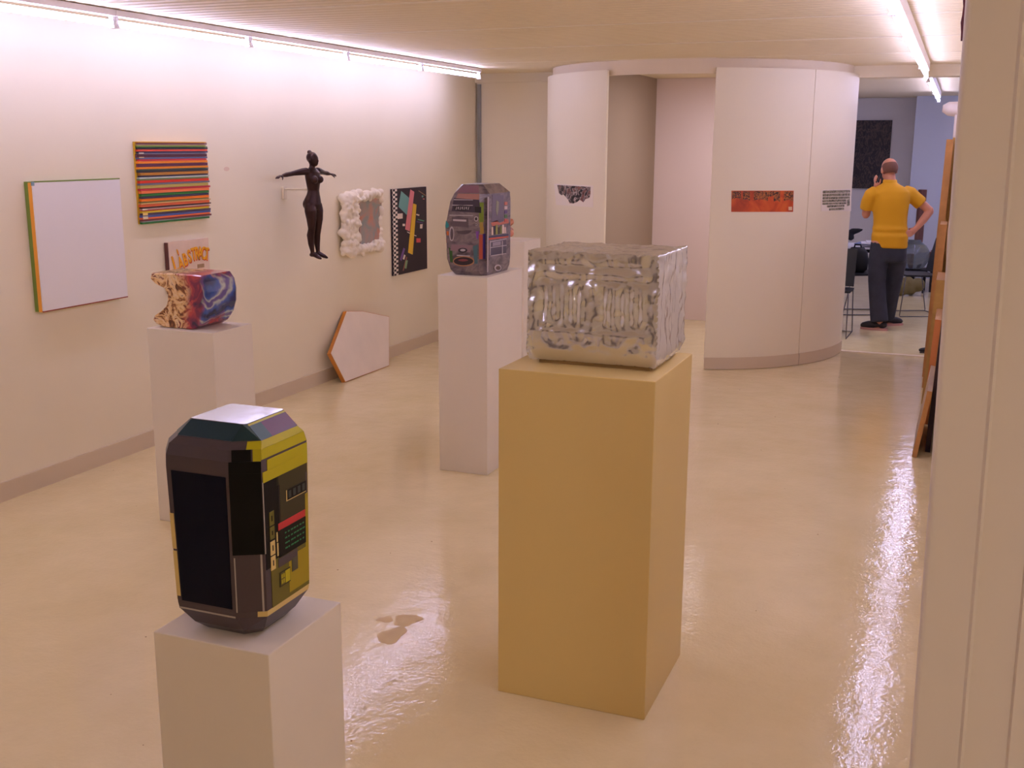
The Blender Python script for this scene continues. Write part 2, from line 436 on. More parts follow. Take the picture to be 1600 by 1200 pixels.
plinth(-2.72, 7.02, 0.32, 0.32, 1.207, M_PLINTH, 'white plinth mostly hidden behind the grey printed machine block')

# ================================================================== ART ON THE LEFT WALL
N_X = (1, 0, 0)
def rectx(X0, X1, y0, y1, z0, z1):
    return boxm((X0, y0, z0), (X1, y1, z1))
# --- pale blue panel built of coloured layers
t = thing('layered_panel_painting', 'square pale blue panel with orange and green layered edges on the wall', 'painting', (WX, 4.80, 0.97))
y0, y1, z0, z1 = 4.478, 5.135, 0.966, 1.655
obj('green_layer', rectx(WX + 0.001, WX + 0.026, y0, y1, z0, z1), mat('olive_green_edge', (118, 140, 60), 0.5), t)
obj('orange_layer', rectx(WX + 0.0265, WX + 0.050, y0 + 0.0, y1, z0, z1 - 0.006), mat('orange_edge', (240, 165, 60), 0.5), t)
obj('front_panel', rectx(WX + 0.0505, WX + 0.058, y0 + 0.001, y1, z0 + 0.006, z1 - 0.004), mat('pale_blue_face', (238, 235, 236), 0.5, bump=0.02, bscale=120), t)
obj('bottom_strip', rectx(WX + 0.0505, WX + 0.059, y0, y1, z0, z0 + 0.0055), mat('brick_red_edge', (150, 60, 35), 0.5), t)
obj('top_strip', rectx(WX + 0.0505, WX + 0.059, y0, y1, z1 - 0.0035, z1 + 0.003), mat('olive_green_edge', (0, 0, 0)), t)
obj('mitre_cap', rectx(WX + 0.0505, WX + 0.060, y0 - 0.002, y0 + 0.012, z1 - 0.02, z1), mat('blue_grey_cap', (120, 150, 165), 0.5), t)

# --- stack of coloured slats
t = thing('striped_slat_relief', 'square relief of thin multicoloured horizontal slats hung high on the wall', 'painting', (WX, 5.65, 1.375))
stripes = [('232,175,40', 5), ('120,55,70', 6), ('150,120,120', 5), ('165,160,80', 6), ('60,125,40', 5), ('40,30,45', 9), ('225,80,55', 9), ('60,65,110', 8), ('120,115,130', 5), ('85,30,50', 14),
           ('100,105,140', 8), ('215,60,70', 9), ('240,140,30', 11), ('95,40,65', 15), ('235,140,25', 10), ('60,80,60', 6), ('45,45,50', 9), ('185,125,40', 14), ('55,45,85', 7), ('190,200,190', 8),
           ('110,125,70', 7), ('215,50,20', 13), ('110,110,125', 9), ('185,165,80', 15), ('190,35,55', 9), ('240,125,70', 14), ('45,125,45', 13), ('60,50,75', 10), ('240,125,15', 13), ('120,110,45', 6),
           ('220,180,110', 6), ('225,105,55', 13), ('60,30,30', 6), ('215,185,180', 8), ('190,45,30', 4), ('215,185,40', 10), ('75,55,75', 9), ('75,95,160', 11), ('235,110,55', 8), ('120,60,60', 9), ('180,205,200', 4), ('50,125,60', 9)]
tot = sum(h for _, h in stripes); zt = 1.865; hz = 0.487
obj('backing', rectx(WX + 0.001, WX + 0.012, 5.332, 5.995, 1.379, 1.864), mat('ochre_backing', (200, 160, 40), 0.6), t)
for k, (c, h) in enumerate(stripes):
    dz = hz * h / tot
    rgb = tuple(int(v) for v in c.split(','))
    a = random.uniform(-0.006, 0.010); b2 = random.uniform(-0.006, 0.014)
    o = obj('slat', rectx(WX + 0.0125, WX + 0.030 + random.uniform(0, 0.006), 5.338 - a, 5.988 + b2, zt - dz + 0.0006, zt - 0.0006), mat('slat_' + c, rgb, 0.45), t)
    zt -= dz
for zz, dz, c in ((1.80, 0.006, (230, 220, 200)), (1.775, 0.006, (215, 190, 140)), (1.445, 0.014, (235, 205, 120)), (1.425, 0.016, (225, 210, 170)), (1.47, 0.008, (235, 225, 200))):
    obj('slat_end', rectx(WX + 0.037, WX + 0.040, 5.336, 5.378, zz - dz, zz), mat('slat_end_%d_%d_%d' % c, c, 0.5), t)

# --- lettered panel
X = WX + 0.03
t = thing('lettered_panel', 'small pale panel lettered in an arc of yellow and red capitals on the wall', 'painting', (WX, 5.73, 0.94))
pb = mat('stained_pale_panel', (230, 206, 186), 0.7, vary=0.10, vscale=9)
obj('panel', rectx(WX + 0.004, X, 5.558, 5.958, 0.93, 1.252), pb, t)
obj('panel_edge', rectx(WX + 0.004, X - 0.001, 5.551, 5.5575, 0.93, 1.25), mat('brown_panel_edge', (105, 65, 60), 0.7), t)
def letter(ch, size, pos, rot, m, depth, parent, X):
    cu = bpy.data.curves.new('letter', 'FONT'); cu.body = ch; cu.size = size; cu.extrude = depth; cu.align_x = 'CENTER'; cu.offset = size * 0.022
    tmp = bpy.data.objects.new('tmp', cu); COL.objects.link(tmp)
    dg = bpy.context.evaluated_depsgraph_get(); me = bpy.data.meshes.new_from_object(tmp.evaluated_get(dg)); bpy.data.objects.remove(tmp)
    # text plane (x, y) -> wall plane (Y, Z), facing +X
    me.transform(Matrix(((0, 0, 1, X), (1, 0, 0, pos[0]), (0, 1, 0, pos[1]), (0, 0, 0, 1))) @ Matrix.Rotation(rot, 4, 'Z') @ Matrix.Diagonal((0.62, 1.0, 1, 1)))
    return link_mesh('letter', me, m, parent)
m_y, m_r = mat('yellow_lettering', (238, 170, 20), 0.5), mat('red_letter_shade', (205, 70, 25), 0.5)
word = "L'ABSTRACT"
spots = [(*onx(px_, py_, X).yz, r_) for px_, py_, r_ in ((276, 424, 0.5), (280.5, 409, 0.45), (284, 419.5, 0.45), (290.5, 414, 0.40), (296.8, 409, 0.28), (302.5, 406, 0.16), (307.8, 404.5, 0.05), (312.8, 404, 0.0), (317.6, 404.5, -0.12), (322.3, 405.5, -0.2))]
for k_, (ch, (yy, zz, r)) in enumerate(zip(word, spots)):
    sz = 0.112 if k_ else 0.15
    letter(ch, sz, (yy + 0.008, zz - 0.008), r * 0.6, m_r, 0.001, t, X + 0.0012)
    letter(ch, sz, (yy, zz), r * 0.6, m_y, 0.001, t, X + 0.0034)
obj('faded_caption', rectx(X, X + 0.001, 5.83, 5.90, 1.065, 1.090), mat('faded_caption_ink', (165, 135, 100), 0.7), t)

# --- foam framed painting
t = thing('foam_framed_painting', 'small pinkish painting in a lumpy white foam frame on the wall', 'painting', (WX, 7.99, 0.98))
bm = bmesh.new()
fy0, fy1, fz0, fz1 = 7.62, 8.30, 0.985, 1.475
def lump(y, z, r, xo=0.05):
    ball(bm, (WX + xo + random.uniform(-0.01, 0.02), y + random.uniform(-0.018, 0.018), z + random.uniform(-0.018, 0.018)), (r * random.uniform(0.8, 1.1), r * random.uniform(0.8, 1.25), r * random.uniform(0.7, 1.2)), 12, 8)
for k in range(30):
    u = k / 29
    for z in (fz0 + 0.03, fz1 - 0.03):
        lump(fy0 + 0.03 + (fy1 - fy0 - 0.06) * u, z, random.uniform(0.022, 0.050)); lump(fy0 + 0.03 + (fy1 - fy0 - 0.06) * random.random(), z + random.uniform(-0.03, 0.03), 0.022, 0.075)
    for yy in (fy0 + 0.05, fy0 + 0.10, fy0 + 0.15, fy0 + 0.20):
        lump(yy, fz0 + 0.03 + (fz1 - fz0 - 0.06) * u, random.uniform(0.020, 0.048))
        lump(yy, fz0 + 0.03 + (fz1 - fz0 - 0.06) * random.random(), 0.020, 0.075)
    lump(fy1 - 0.04, fz0 + 0.03 + (fz1 - fz0 - 0.06) * u, random.uniform(0.020, 0.042), 0.03)
remeshed('foam_frame', bm, 0.007, mat('cream_white_foam', (236, 226, 206), 0.8, bump=0.25, bscale=55), t, 1)
obj('canvas', rectx(WX + 0.002, WX + 0.055, 7.90, 8.28, 1.045, 1.43), ramp_mat('mottled_pink_canvas', [(0.30, (205, 105, 85)), (0.42, (190, 140, 120)), (0.5, (165, 148, 138)), (0.58, (140, 150, 145)), (0.72, (205, 125, 95))], 5, 0.6, 3, 0.6), t)

# --- black collage panel
t = thing('black_collage_panel', 'black panel with checkered strip and scattered coloured shapes on the wall', 'painting', (WX, 8.88, 0.72))
XP = WX + 0.02
obj('panel', rectx(WX + 0.001, XP, 8.540, 9.205, 0.722, 1.474), mat('matt_black_panel', (44, 33, 42), 0.5), t)
mck = bpy.data.materials.new('black_white_checker'); mck.use_nodes = True
nt = mck.node_tree; ck = nt.nodes.new('ShaderNodeTexChecker'); tc = nt.nodes.new('ShaderNodeTexCoord'); mp = nt.nodes.new('ShaderNodeMapping')
ck.inputs['Scale'].default_value = 1.0; ck.inputs['Color1'].default_value = (*lin((235, 225, 215)), 1); ck.inputs['Color2'].default_value = (*lin((25, 18, 18)), 1)
mp.inputs['Scale'].default_value = (0.0, 1 / 0.0415, 1 / 0.0193); mp.inputs['Location'].default_value = (0.5, 0.05, 0.0)
nt.links.new(tc.outputs['Object'], mp.inputs['Vector']); nt.links.new(mp.outputs['Vector'], ck.inputs['Vector']); nt.links.new(ck.outputs['Color'], nt.nodes['Principled BSDF'].inputs['Base Color'])
obj('checkered_strip', rectx(XP, XP + 0.002, 8.540, 8.625, 0.722, 1.474), mck, t)
def zp(x, y, ox=610, oy=285, s=15.0): return (ox + x / s, oy + y / s)
shapes = [('teal', (108, 160, 155), [(250, 200), (450, 375), (490, 500), (395, 775), (188, 570)], 1), ('pink', (215, 125, 130), [(465, 165), (555, 220), (450, 1145), (345, 1100)], 2), ('yellow', (222, 180, 50), [(530, 495), (605, 520), (515, 1690), (410, 1645)], 3),
          ('cream', (232, 215, 200), [(155, 735), (285, 725), (285, 845), (160, 860)], 1), ('cream', (0, 0, 0), [(285, 970), (340, 970), (340, 1025), (285, 1025)], 1), ('cream', (0, 0, 0), [(605, 735), (680, 755), (670, 785), (605, 765)], 1),
          ('cream', (0, 0, 0), [(695, 985), (755, 975), (745, 1080), (692, 1080)], 1), ('cream', (0, 0, 0), [(385, 1150), (455, 1180), (450, 1200), (400, 1175)], 1), ('cream', (0, 0, 0), [(545, 1225), (610, 1245), (605, 1262), (545, 1242)], 1),
          ('mint', (85, 160, 120), [(640, 855), (795, 895), (785, 915), (640, 880)], 1), ('violet', (85, 65, 120), [(610, 905), (770, 940), (760, 965), (610, 930)], 1), ('tan', (150, 115, 85), [(660, 185), (830, 300), (820, 315), (660, 205)], 1),
          ('teal', (0, 0, 0), [(735, 305), (775, 310), (765, 350), (735, 350)], 1), ('pink', (0, 0, 0), [(760, 375), (800, 380), (795, 400), (760, 395)], 1), ('red', (215, 80, 85), [(610, 1310), (705, 1310), (705, 1405), (610, 1410)], 1),
          ('purple', (115, 80, 145), [(305, 1530), (345, 1560), (255, 1845), (220, 1800)], 1), ('cream', (0, 0, 0), [(320, 1690), (350, 1710), (320, 1810), (290, 1795)], 2), ('brown', (140, 85, 70), [(370, 1735), (395, 1760), (310, 2075), (285, 2070)], 1), ('sage', (125, 160, 120), [(355, 1825), (405, 1825), (370, 2020), (330, 2010)], 2)]
for nme, rgb, pts, lv in shapes:
    plate('shape', [zp(*p) for p in pts], (XP, 0, 0), N_X, 0.0012 * lv, mat('collage_' + nme, rgb, 0.5), t, label=nme + ' paper shape')

# --- leaning hexagonal panel
t = thing('hexagonal_panel', 'off-white six sided panel with wooden edge leaning on the wall from the floor', 'panel', (WX + 0.1, 7.85, 0))
A0, B0 = onz(541, 589), onz(608, 566.5)
px_ = (A0.x + B0.x) / 2 + 0.10
topz = 0.60; nrm = Vector((topz, 0, (px_ - (WX + 0.03)))).normalized()
P0 = Vector((px_, 7.8, 0.0))
hexpix = [(541, 477), (566, 477), (608, 486), (608, 563), (539, 588), (516, 543)]
hp = [onp(x, y, P0, nrm) for x, y in hexpix]
zmin = min(p.z for p in hp)
hp = [p - Vector((0, 0, zmin - 0.001)) for p in hp]
cen = sum(hp, Vector()) / 6
obj('face', prism(bmesh.new(), [cen + (p - cen) * 0.985 for p in hp], nrm * 0.002), mat('off_white_face', (240, 228, 214), 0.55, vary=0.05, vscale=5), t)
back = [p - nrm * 0.032 for p in hp]
for i in range(6):
    j = (i + 1) % 6
    ins = lambda p: cen + (p - cen) * 0.965
    bm = bmesh.new(); loft(bm, [[hp[i], back[i], ins(back[i] ) , ins(hp[i])], [hp[j], back[j], ins(back[j]), ins(hp[j])]])
    obj('edge_batten', bm, mat('orange_brown_wood_edge', (196, 128, 52), 0.5), t)

# ================================================================== BRONZE FIGURE
def figure():
    bm = bmesh.new()
    S = 0.75                               # total height 1 -> 0.75 m, local x = facing, y = to its left, z up
    def p(x, y, z): return (x * S, y * S, z * S)
    def tb(pts, r, **k): tube(bm, [p(*q) for q in pts], [v * S for v in r], 14, **k)
    rings = [ellring(p(0.000, 0, 0.455), 0.050 * S, 0.082 * S), ellring(p(-0.010, 0, 0.50), 0.070 * S, 0.100 * S), ellring(p(-0.012, 0, 0.545), 0.068 * S, 0.098 * S), ellring(p(0, 0, 0.60), 0.052 * S, 0.076 * S), ellring(p(0.004, 0, 0.635), 0.047 * S, 0.068 * S),
             ellring(p(0.004, 0, 0.69), 0.054 * S, 0.080 * S), ellring(p(0.004, 0, 0.745), 0.060 * S, 0.092 * S), ellring(p(-0.002, 0, 0.80), 0.052 * S, 0.100 * S), ellring(p(-0.006, 0, 0.828), 0.036 * S, 0.075 * S), ellring(p(-0.004, 0, 0.85), 0.026 * S, 0.035 * S)]
    loft(bm, rings)
    for s in (-1, 1):
        ball(bm, p(0.052, s * 0.043, 0.738), 0.036 * S)
        ball(bm, p(-0.040, s * 0.045, 0.505), (0.042 * S, 0.048 * S, 0.055 * S))
        off = 0.0 if s > 0 else 0.03
        tb([(-0.006, s * 0.048, 0.50), (0.002, s * 0.052, 0.44), (0.008, s * 0.050, 0.36), (0.004, s * 0.048, 0.27), (-0.012, s * 0.048, 0.21), (-0.010, s * 0.046, 0.13), (0.0, s * 0.042, 0.055), (0.0, s * 0.042, 0.035)], [0.056, 0.058, 0.048, 0.035, 0.037, 0.030, 0.020, 0.021])
        tb([(-0.022, s * 0.036, 0.022), (0.02, s * 0.040, 0.026), (0.07, s * 0.046, 0.006), (0.105, s * 0.050, -0.008)], [0.020, 0.024, 0.020, 0.011])
        tb([(-0.006, s * 0.080, 0.815), (-0.020, s * 0.13, 0.812), (-0.045, s * 0.22, 0.800), (-0.055, s * 0.26, 0.794), (-0.064, s * 0.31, 0.788), (-0.070, s * 0.36, 0.780)], [0.036, 0.033, 0.024, 0.022, 0.022, 0.014])
        tb([(-0.070, s * 0.36, 0.780), (-0.070, s * 0.395, 0.777)], [0.014, 0.018], flat=((0, 0, 1), 0.6))
        for k, (fx, ln) in enumerate(((-0.012, 0.045), (0.0, 0.052), (0.011, 0.048), (0.021, 0.036))):
            y0 = 0.402
            tb([(-0.070 + fx * 0.7, s * y0, 0.777), (-0.070 + fx, s * (y0 + ln * 0.6), 0.771), (-0.070 + fx, s * (y0 + ln), 0.755)], [0.0065, 0.006, 0.0045])
        tb([(-0.057, s * 0.375, 0.773), (-0.043, s * 0.388, 0.758), (-0.039, s * 0.400, 0.742)], [0.008, 0.007, 0.005])
    tb([(-0.004, 0, 0.83), (0.0, 0, 0.875), (0.006, 0, 0.90)], [0.030, 0.027, 0.028])
    ball(bm, p(0.012, 0, 0.925), (0.054 * S, 0.046 * S, 0.062 * S))
    ball(bm, p(0.030, 0, 0.893), (0.036 * S, 0.030 * S, 0.034 * S))
    ball(bm, p(0.066, 0, 0.912), (0.012 * S, 0.008 * S, 0.017 * S))
    ball(bm, p(0.060, 0, 0.889), (0.008 * S, 0.014 * S, 0.006 * S))
    for s in (-1, 1): ball(bm, p(0.0, s * 0.047, 0.918), (0.012 * S, 0.006 * S, 0.018 * S))
    ball(bm, p(-0.002, 0, 0.942), (0.058 * S, 0.050 * S, 0.055 * S))
    ball(bm, p(-0.028, 0, 0.993), (0.024 * S, 0.022 * S, 0.020 * S))
    return bm
fx, fy_, fz = -4.295, 6.885, 1.052
t = thing('bronze_figure', 'dark bronze nude woman with outstretched arms standing off the wall on a rod', 'sculpture', (fx, fy_, fz))
M_BRONZE = mat('dark_bronze_patina', (62, 42, 40), 0.32, metal=0.65, vary=0.25, vscale=14)
remeshed('body', figure(), 0.0048, M_BRONZE, t, 2, Matrix.Translation((fx, fy_, fz)) @ Matrix.Rotation(math.radians(-6), 4, 'Z'))
t['label'] = 'dark bronze nude woman with outstretched arms standing off the wall on a rod'
bm = bmesh.new(); tube(bm, [(WX + 0.004, fy_ + 0.01, 1.532), (fx - 0.02, fy_, 1.535)], 0.007, 10, cap_round=False)
obj('rod', bm, mat('pale_rod', (226, 214, 190), 0.5), t)
obj('wall_bracket', rectx(WX + 0.002, WX + 0.018, fy_ - 0.012, fy_ + 0.035, 1.46, 1.55), mat('pale_rod', (0, 0, 0)), t, bevel=0.004)
# loose patch mark on the wall
o = obj('filler_patch', prism(bmesh.new(), [onp(354 + 4.5 * math.cos(a), 264 + 3.5 * math.sin(a), (WX, 0, 0), N_X) for a in [k * math.pi / 4 for k in range(8)]], (0.0008, 0, 0)), mat('filler_tan', (228, 206, 182), 0.8))
tag(o, 'small tan filler patch on the wall beside the striped relief', 'patch')

# ================================================================== SCULPTURES
def ring8(z, x0, x1, y0, y1, c):
    # c: one cut for every corner, or (front-right x, y, back-right, back-left, front-left x, y)
    a, b, d, e, f, g = c if hasattr(c, '__len__') else (c,) * 6
    return [Vector(q) for q in ((x0 + f, y0, z), (x1 - a, y0, z), (x1, y0 + b, z), (x1, y1 - d, z), (x1 - d, y1, z), (x0 + e, y1, z), (x0, y1 - e, z), (x0, y0 + g, z))]
def faceplate(name, ra, rb, i, u0, u1, v0, v1, m, parent, th=0.0012, off=0.0, n=1):
    """thin sheet on side i between ring ra (below) and rb (above)"""
    a0, a1, b0, b1 = ra[i], ra[(i + 1) % 8], rb[i], rb[(i + 1) % 8]
    f = lambda u, v: (a0.lerp(a1, u)).lerp(b0.lerp(b1, u), v)
    nn = ((a1 - a0).cross(b0 - a0)).normalized()
    return obj(name, prism(bmesh.new(), [f(u0, v0) + nn * off, f(u1, v0) + nn * off, f(u1, v1) + nn * off, f(u0, v1) + nn * off], nn * th), m, parent)

# ---------------- B: inflated block printed with an instrument panel
x0, x1, y0, y1 = -1.640, -1.380, 1.925, 2.175
KB = (0.062, 0.034, 0.03, 0.03, 0.028, 0.034)
L = [ring8(BZ, x0 + 0.05, x1 - 0.05, y0 + 0.05, y1 - 0.05, 0.03), ring8(BZ + 0.022, x0 + 0.028, x1 - 0.028, y0 + 0.026, y1 - 0.028, 0.034), ring8(BZ + 0.060, x0 + 0.008, x1 - 0.006, y0 + 0.006, y1 - 0.008, KB),
     ring8(BZ + 0.075, x0 + 0.006, x1 - 0.004, y0 + 0.004, y1 - 0.006, KB), ring8(1.145, x0, x1, y0, y1, KB), ring8(1.172, x0 + 0.001, x1, y0 + 0.001, y1, KB), ring8(1.197, x0 + 0.006, x1 - 0.004, y0 + 0.008, y1 - 0.006, KB),
     ring8(1.212, x0 + 0.018, x1 - 0.012, y0 + 0.020, y1 - 0.018, (0.055, 0.036, 0.03, 0.03, 0.03, 0.036)), ring8(1.250, x0 + 0.070, x1 - 0.040, y0 + 0.040, y1 - 0.055, 0.006)]
t = thing('printed_block_sculpture', 'rounded block wrapped in navy and yellow instrument panel print on a low white plinth', 'sculpture', ((x0 + x1) / 2, (y0 + y1) / 2, BZ))
gl = dict(rough=0.30, spec=0.35, coat=0.0)
M_NAVY = mat('navy_print', (4, 8, 30), 0.35, spec=0.15); M_BLK = mat('black_print', (7, 7, 10), 0.3, spec=0.2); M_TEAL = mat('teal_print', (18, 52, 62), **gl)
M_GREY_P = mat('brown_grey_print', (78, 66, 70), **gl); M_YEL = mat('acid_yellow_print', (178, 166, 20), **gl); M_YEL2 = mat('mustard_print', (160, 140, 24), **gl); M_OLIVE = mat('olive_print', (104, 96, 34), **gl)
M_OLD = mat('dark_olive_print', (52, 48, 26), **gl); M_RED = mat('red_print', (190, 48, 52), **gl); M_CRM = mat('cream_print', (215, 190, 120), **gl); M_PURP = mat('plum_print', (88, 30, 48), **gl)
M_SIL = mat('silver_line_print', (170, 160, 150), **gl)
bm = bmesh.new(); loft(bm, L)
obj('body', bm, M_GREY_P, t, bevel=0)
fp = lambda *a, **k: faceplate(*a, **k)
# front (side 0), front-right bevel (1), right (2), left bevel (7)
fp('screen_print', L[3], L[4], 0, 0.08, 0.95, 0.02, 0.975, M_NAVY, t)
fp('cream_tab', L[3], L[4], 7, 0.45, 1.0, 0.40, 0.66, M_CRM, t); fp('cream_tab', L[3], L[4], 7, 0.40, 1.0, 0.02, 0.385, M_CRM, t)
fp('cream_tab', L[3], L[4], 0, 0.0, 0.06, 0.40, 0.66, M_CRM, t); fp('cream_tab', L[3], L[4], 0, 0.0, 0.06, 0.05, 0.385, M_CRM, t)
fp('black_corner', L[3], L[4], 1, 0.0, 1.0, 0.42, 1.0, M_BLK, t); fp('black_corner', L[4], L[5], 1, 0.0, 1.0, 0.0, 1.0, M_BLK, t); fp('black_corner', L[5], L[6], 1, 0.1, 0.7, 0.0, 1.0, M_BLK, t)
fp('silver_line', L[3], L[4], 1, 0.03, 0.07, 0.0, 0.40, M_SIL, t, 0.0016); fp('silver_line', L[3], L[4], 1, 0.86, 0.92, 0.0, 0.42, M_SIL, t, 0.0016); fp('silver_line', L[3], L[4], 2, 0.005, 0.02, 0.42, 0.93, M_SIL, t, 0.0016)
fp('silver_line', L[2], L[3], 0, 0.0, 1.0, 0.0, 0.25, M_SIL, t)
fp('dark_zone', L[3], L[4], 2, 0.02, 0.34, 0.30, 0.97, M_BLK, t); fp('dark_zone', L[3], L[4], 2, 0.36, 0.95, 0.44, 0.86, M_OLD, t); fp('dark_zone', L[3], L[4], 2, 0.30, 0.98, 0.86, 0.93, M_OLD, t)
fp('olive_zone', L[3], L[4], 2, 0.12, 1.0, 0.0, 0.34, M_OLIVE, t); fp('mustard_zone', L[3], L[4], 2, 0.52, 1.0, 0.03, 0.30, M_YEL2, t, 0.0016); fp('mustard_zone', L[3], L[4], 2, 0.93, 1.0, 0.30, 0.70, M_YEL2, t, 0.0016)
fp('mustard_zone', L[3], L[4], 3, 0.0, 0.5, 0.0, 1.0, M_YEL2, t)
fp('yellow_band', L[3], L[4], 2, 0.02, 1.0, 0.925, 1.0, M_YEL, t, 0.0015); fp('yellow_band', L[4], L[5], 2, 0.12, 1.0, 0.0, 0.90, M_YEL, t); fp('yellow_band', L[5], L[6], 2, 0.0, 1.0, 0.1, 1.0, M_YEL, t); fp('yellow_band', L[6], L[7], 2, 0.0, 1.0, 0.0, 1.0, M_YEL, t)
fp('yellow_band', L[6], L[7], 1, 0.55, 1.0, 0.0, 1.0, M_YEL, t); fp('yellow_band', L[5], L[6], 1, 0.75, 1.0, 0.0, 1.0, M_YEL, t); fp('yellow_band', L[5], L[6], 3, 0.0, 0.6, 0.0, 1.0, M_YEL, t); fp('yellow_band', L[4], L[5], 3, 0.0, 0.6, 0.0, 0.9, M_YEL, t)
fp('yellow_band', L[2], L[3], 2, 0.0, 1.0, 0.1, 1.0, M_CRM, t); fp('yellow_band', L[2], L[3], 1, 0.7, 1.0, 0.1, 1.0, M_CRM, t)
fp('teal_slope', L[7], L[8], 0, 0.0, 1.0, 0.06, 0.98, M_TEAL, t); fp('teal_slope', L[7], L[8], 1, 0.0, 1.0, 0.06, 0.98, M_TEAL, t); fp('teal_slope', L[7], L[8], 7, 0.0, 1.0, 0.06, 0.98, M_TEAL, t)
fp('green_slope', L[7], L[8], 2, 0.0, 0.30, 0.02, 0.86, mat('bottle_green_print', (26, 62, 40), **gl), t); fp('plum_slope', L[7], L[8], 2, 0.30, 1.0, 0.02, 0.86, M_PURP, t); fp('lime_line', L[7], L[8], 2, 0.0, 1.0, 0.88, 0.98, M_YEL, t)
fp('plum_slope', L[7], L[8], 3, 0.0, 1.0, 0.02, 0.98, mat('crimson_print', (150, 24, 44), **gl), t)
bm = bmesh.new(); prism(bm, [q + Vector((0, 0, 0.0002)) for q in L[8]], (0, 0, 0.0012))
obj('top_sheet', bm, mat('glossy_olive_top', (92, 84, 70), 0.10, spec=0.6, coat=0.6, bump=0.03, bscale=12), t)
# control keys and display of the right side
th2 = 0.0022
for k, (v0, v1, m) in enumerate(((0.60, 0.70, M_OLIVE), (0.50, 0.59, M_OLIVE), (0.385, 0.485, M_CRM), (0.275, 0.375, M_CRM))):
    q = fp('key', L[3], L[4], 2, 0.115, 0.215, v0, v1, m, t, th2)
    fp('key_mark', L[3], L[4], 2, 0.155, 0.175, v0 + 0.03, v1 - 0.03, M_BLK, q, th2 + 0.0005)
fp('red_band', L[3], L[4], 2, 0.30, 0.92, 0.535, 0.585, M_RED, t, th2)
dsp = fp('display', L[3], L[4], 2, 0.30, 0.93, 0.335, 0.53, M_BLK, t, th2)
for r in range(4):
    for c in range(7):
        u = 0.44 + c * 0.068
        fp('display_text', L[3], L[4], 2, u, u + random.uniform(0.03, 0.055), 0.375 + r * 0.038, 0.385 + r * 0.038, mat('green_display_text', (40, 130, 80), 0.4), dsp, th2 + 0.0006)
fp('white_bar', L[3], L[4], 2, 0.255, 0.28, 0.46, 0.53, M_CRM, t, th2); fp('white_bar', L[3], L[4], 2, 0.262, 0.287, 0.355, 0.45, M_CRM, t, th2)
fp('counter_frame', L[3], L[4], 2, 0.50, 0.95, 0.715, 0.795, M_CRM, t, th2); cwn = fp('counter_window', L[3], L[4], 2, 0.515, 0.95, 0.722, 0.797, M_BLK, t, th2 + 0.0005)
for c in range(4):
    fp('counter_digit', L[3], L[4], 2, 0.54 + c * 0.105, 0.60 + c * 0.105, 0.735, 0.785, mat('dim_digit', (52, 60, 58), 0.4), cwn, th2 + 0.001)
fp('grey_plate', L[3], L[4], 2, 0.28, 0.72, 0.265, 0.33, M_GREY_P, t, th2); fp('slot', L[3], L[4], 2, 0.58, 0.72, 0.175, 0.275, mat('grey_slot_print', (84, 80, 62), **gl), t, th2 + 0.0005)
bdg = fp('badge', L[3], L[4], 2, 0.29, 0.54, 0.115, 0.225, M_OLD, t, th2); fp('badge_face', L[3], L[4], 2, 0.42, 0.53, 0.125, 0.215, M_YEL, t, th2 + 0.0005); fp('badge_face', L[3], L[4], 2, 0.315, 0.405, 0.125, 0.215, M_OLIVE, t, th2 + 0.0005)
for (u, v) in ((0.325, 0.135), (0.325, 0.175), (0.37, 0.135), (0.37, 0.175)):
    fp('badge_mark', L[3], L[4], 2, u, u + 0.03, v, v + 0.03, M_YEL, bdg, th2 + 0.001)

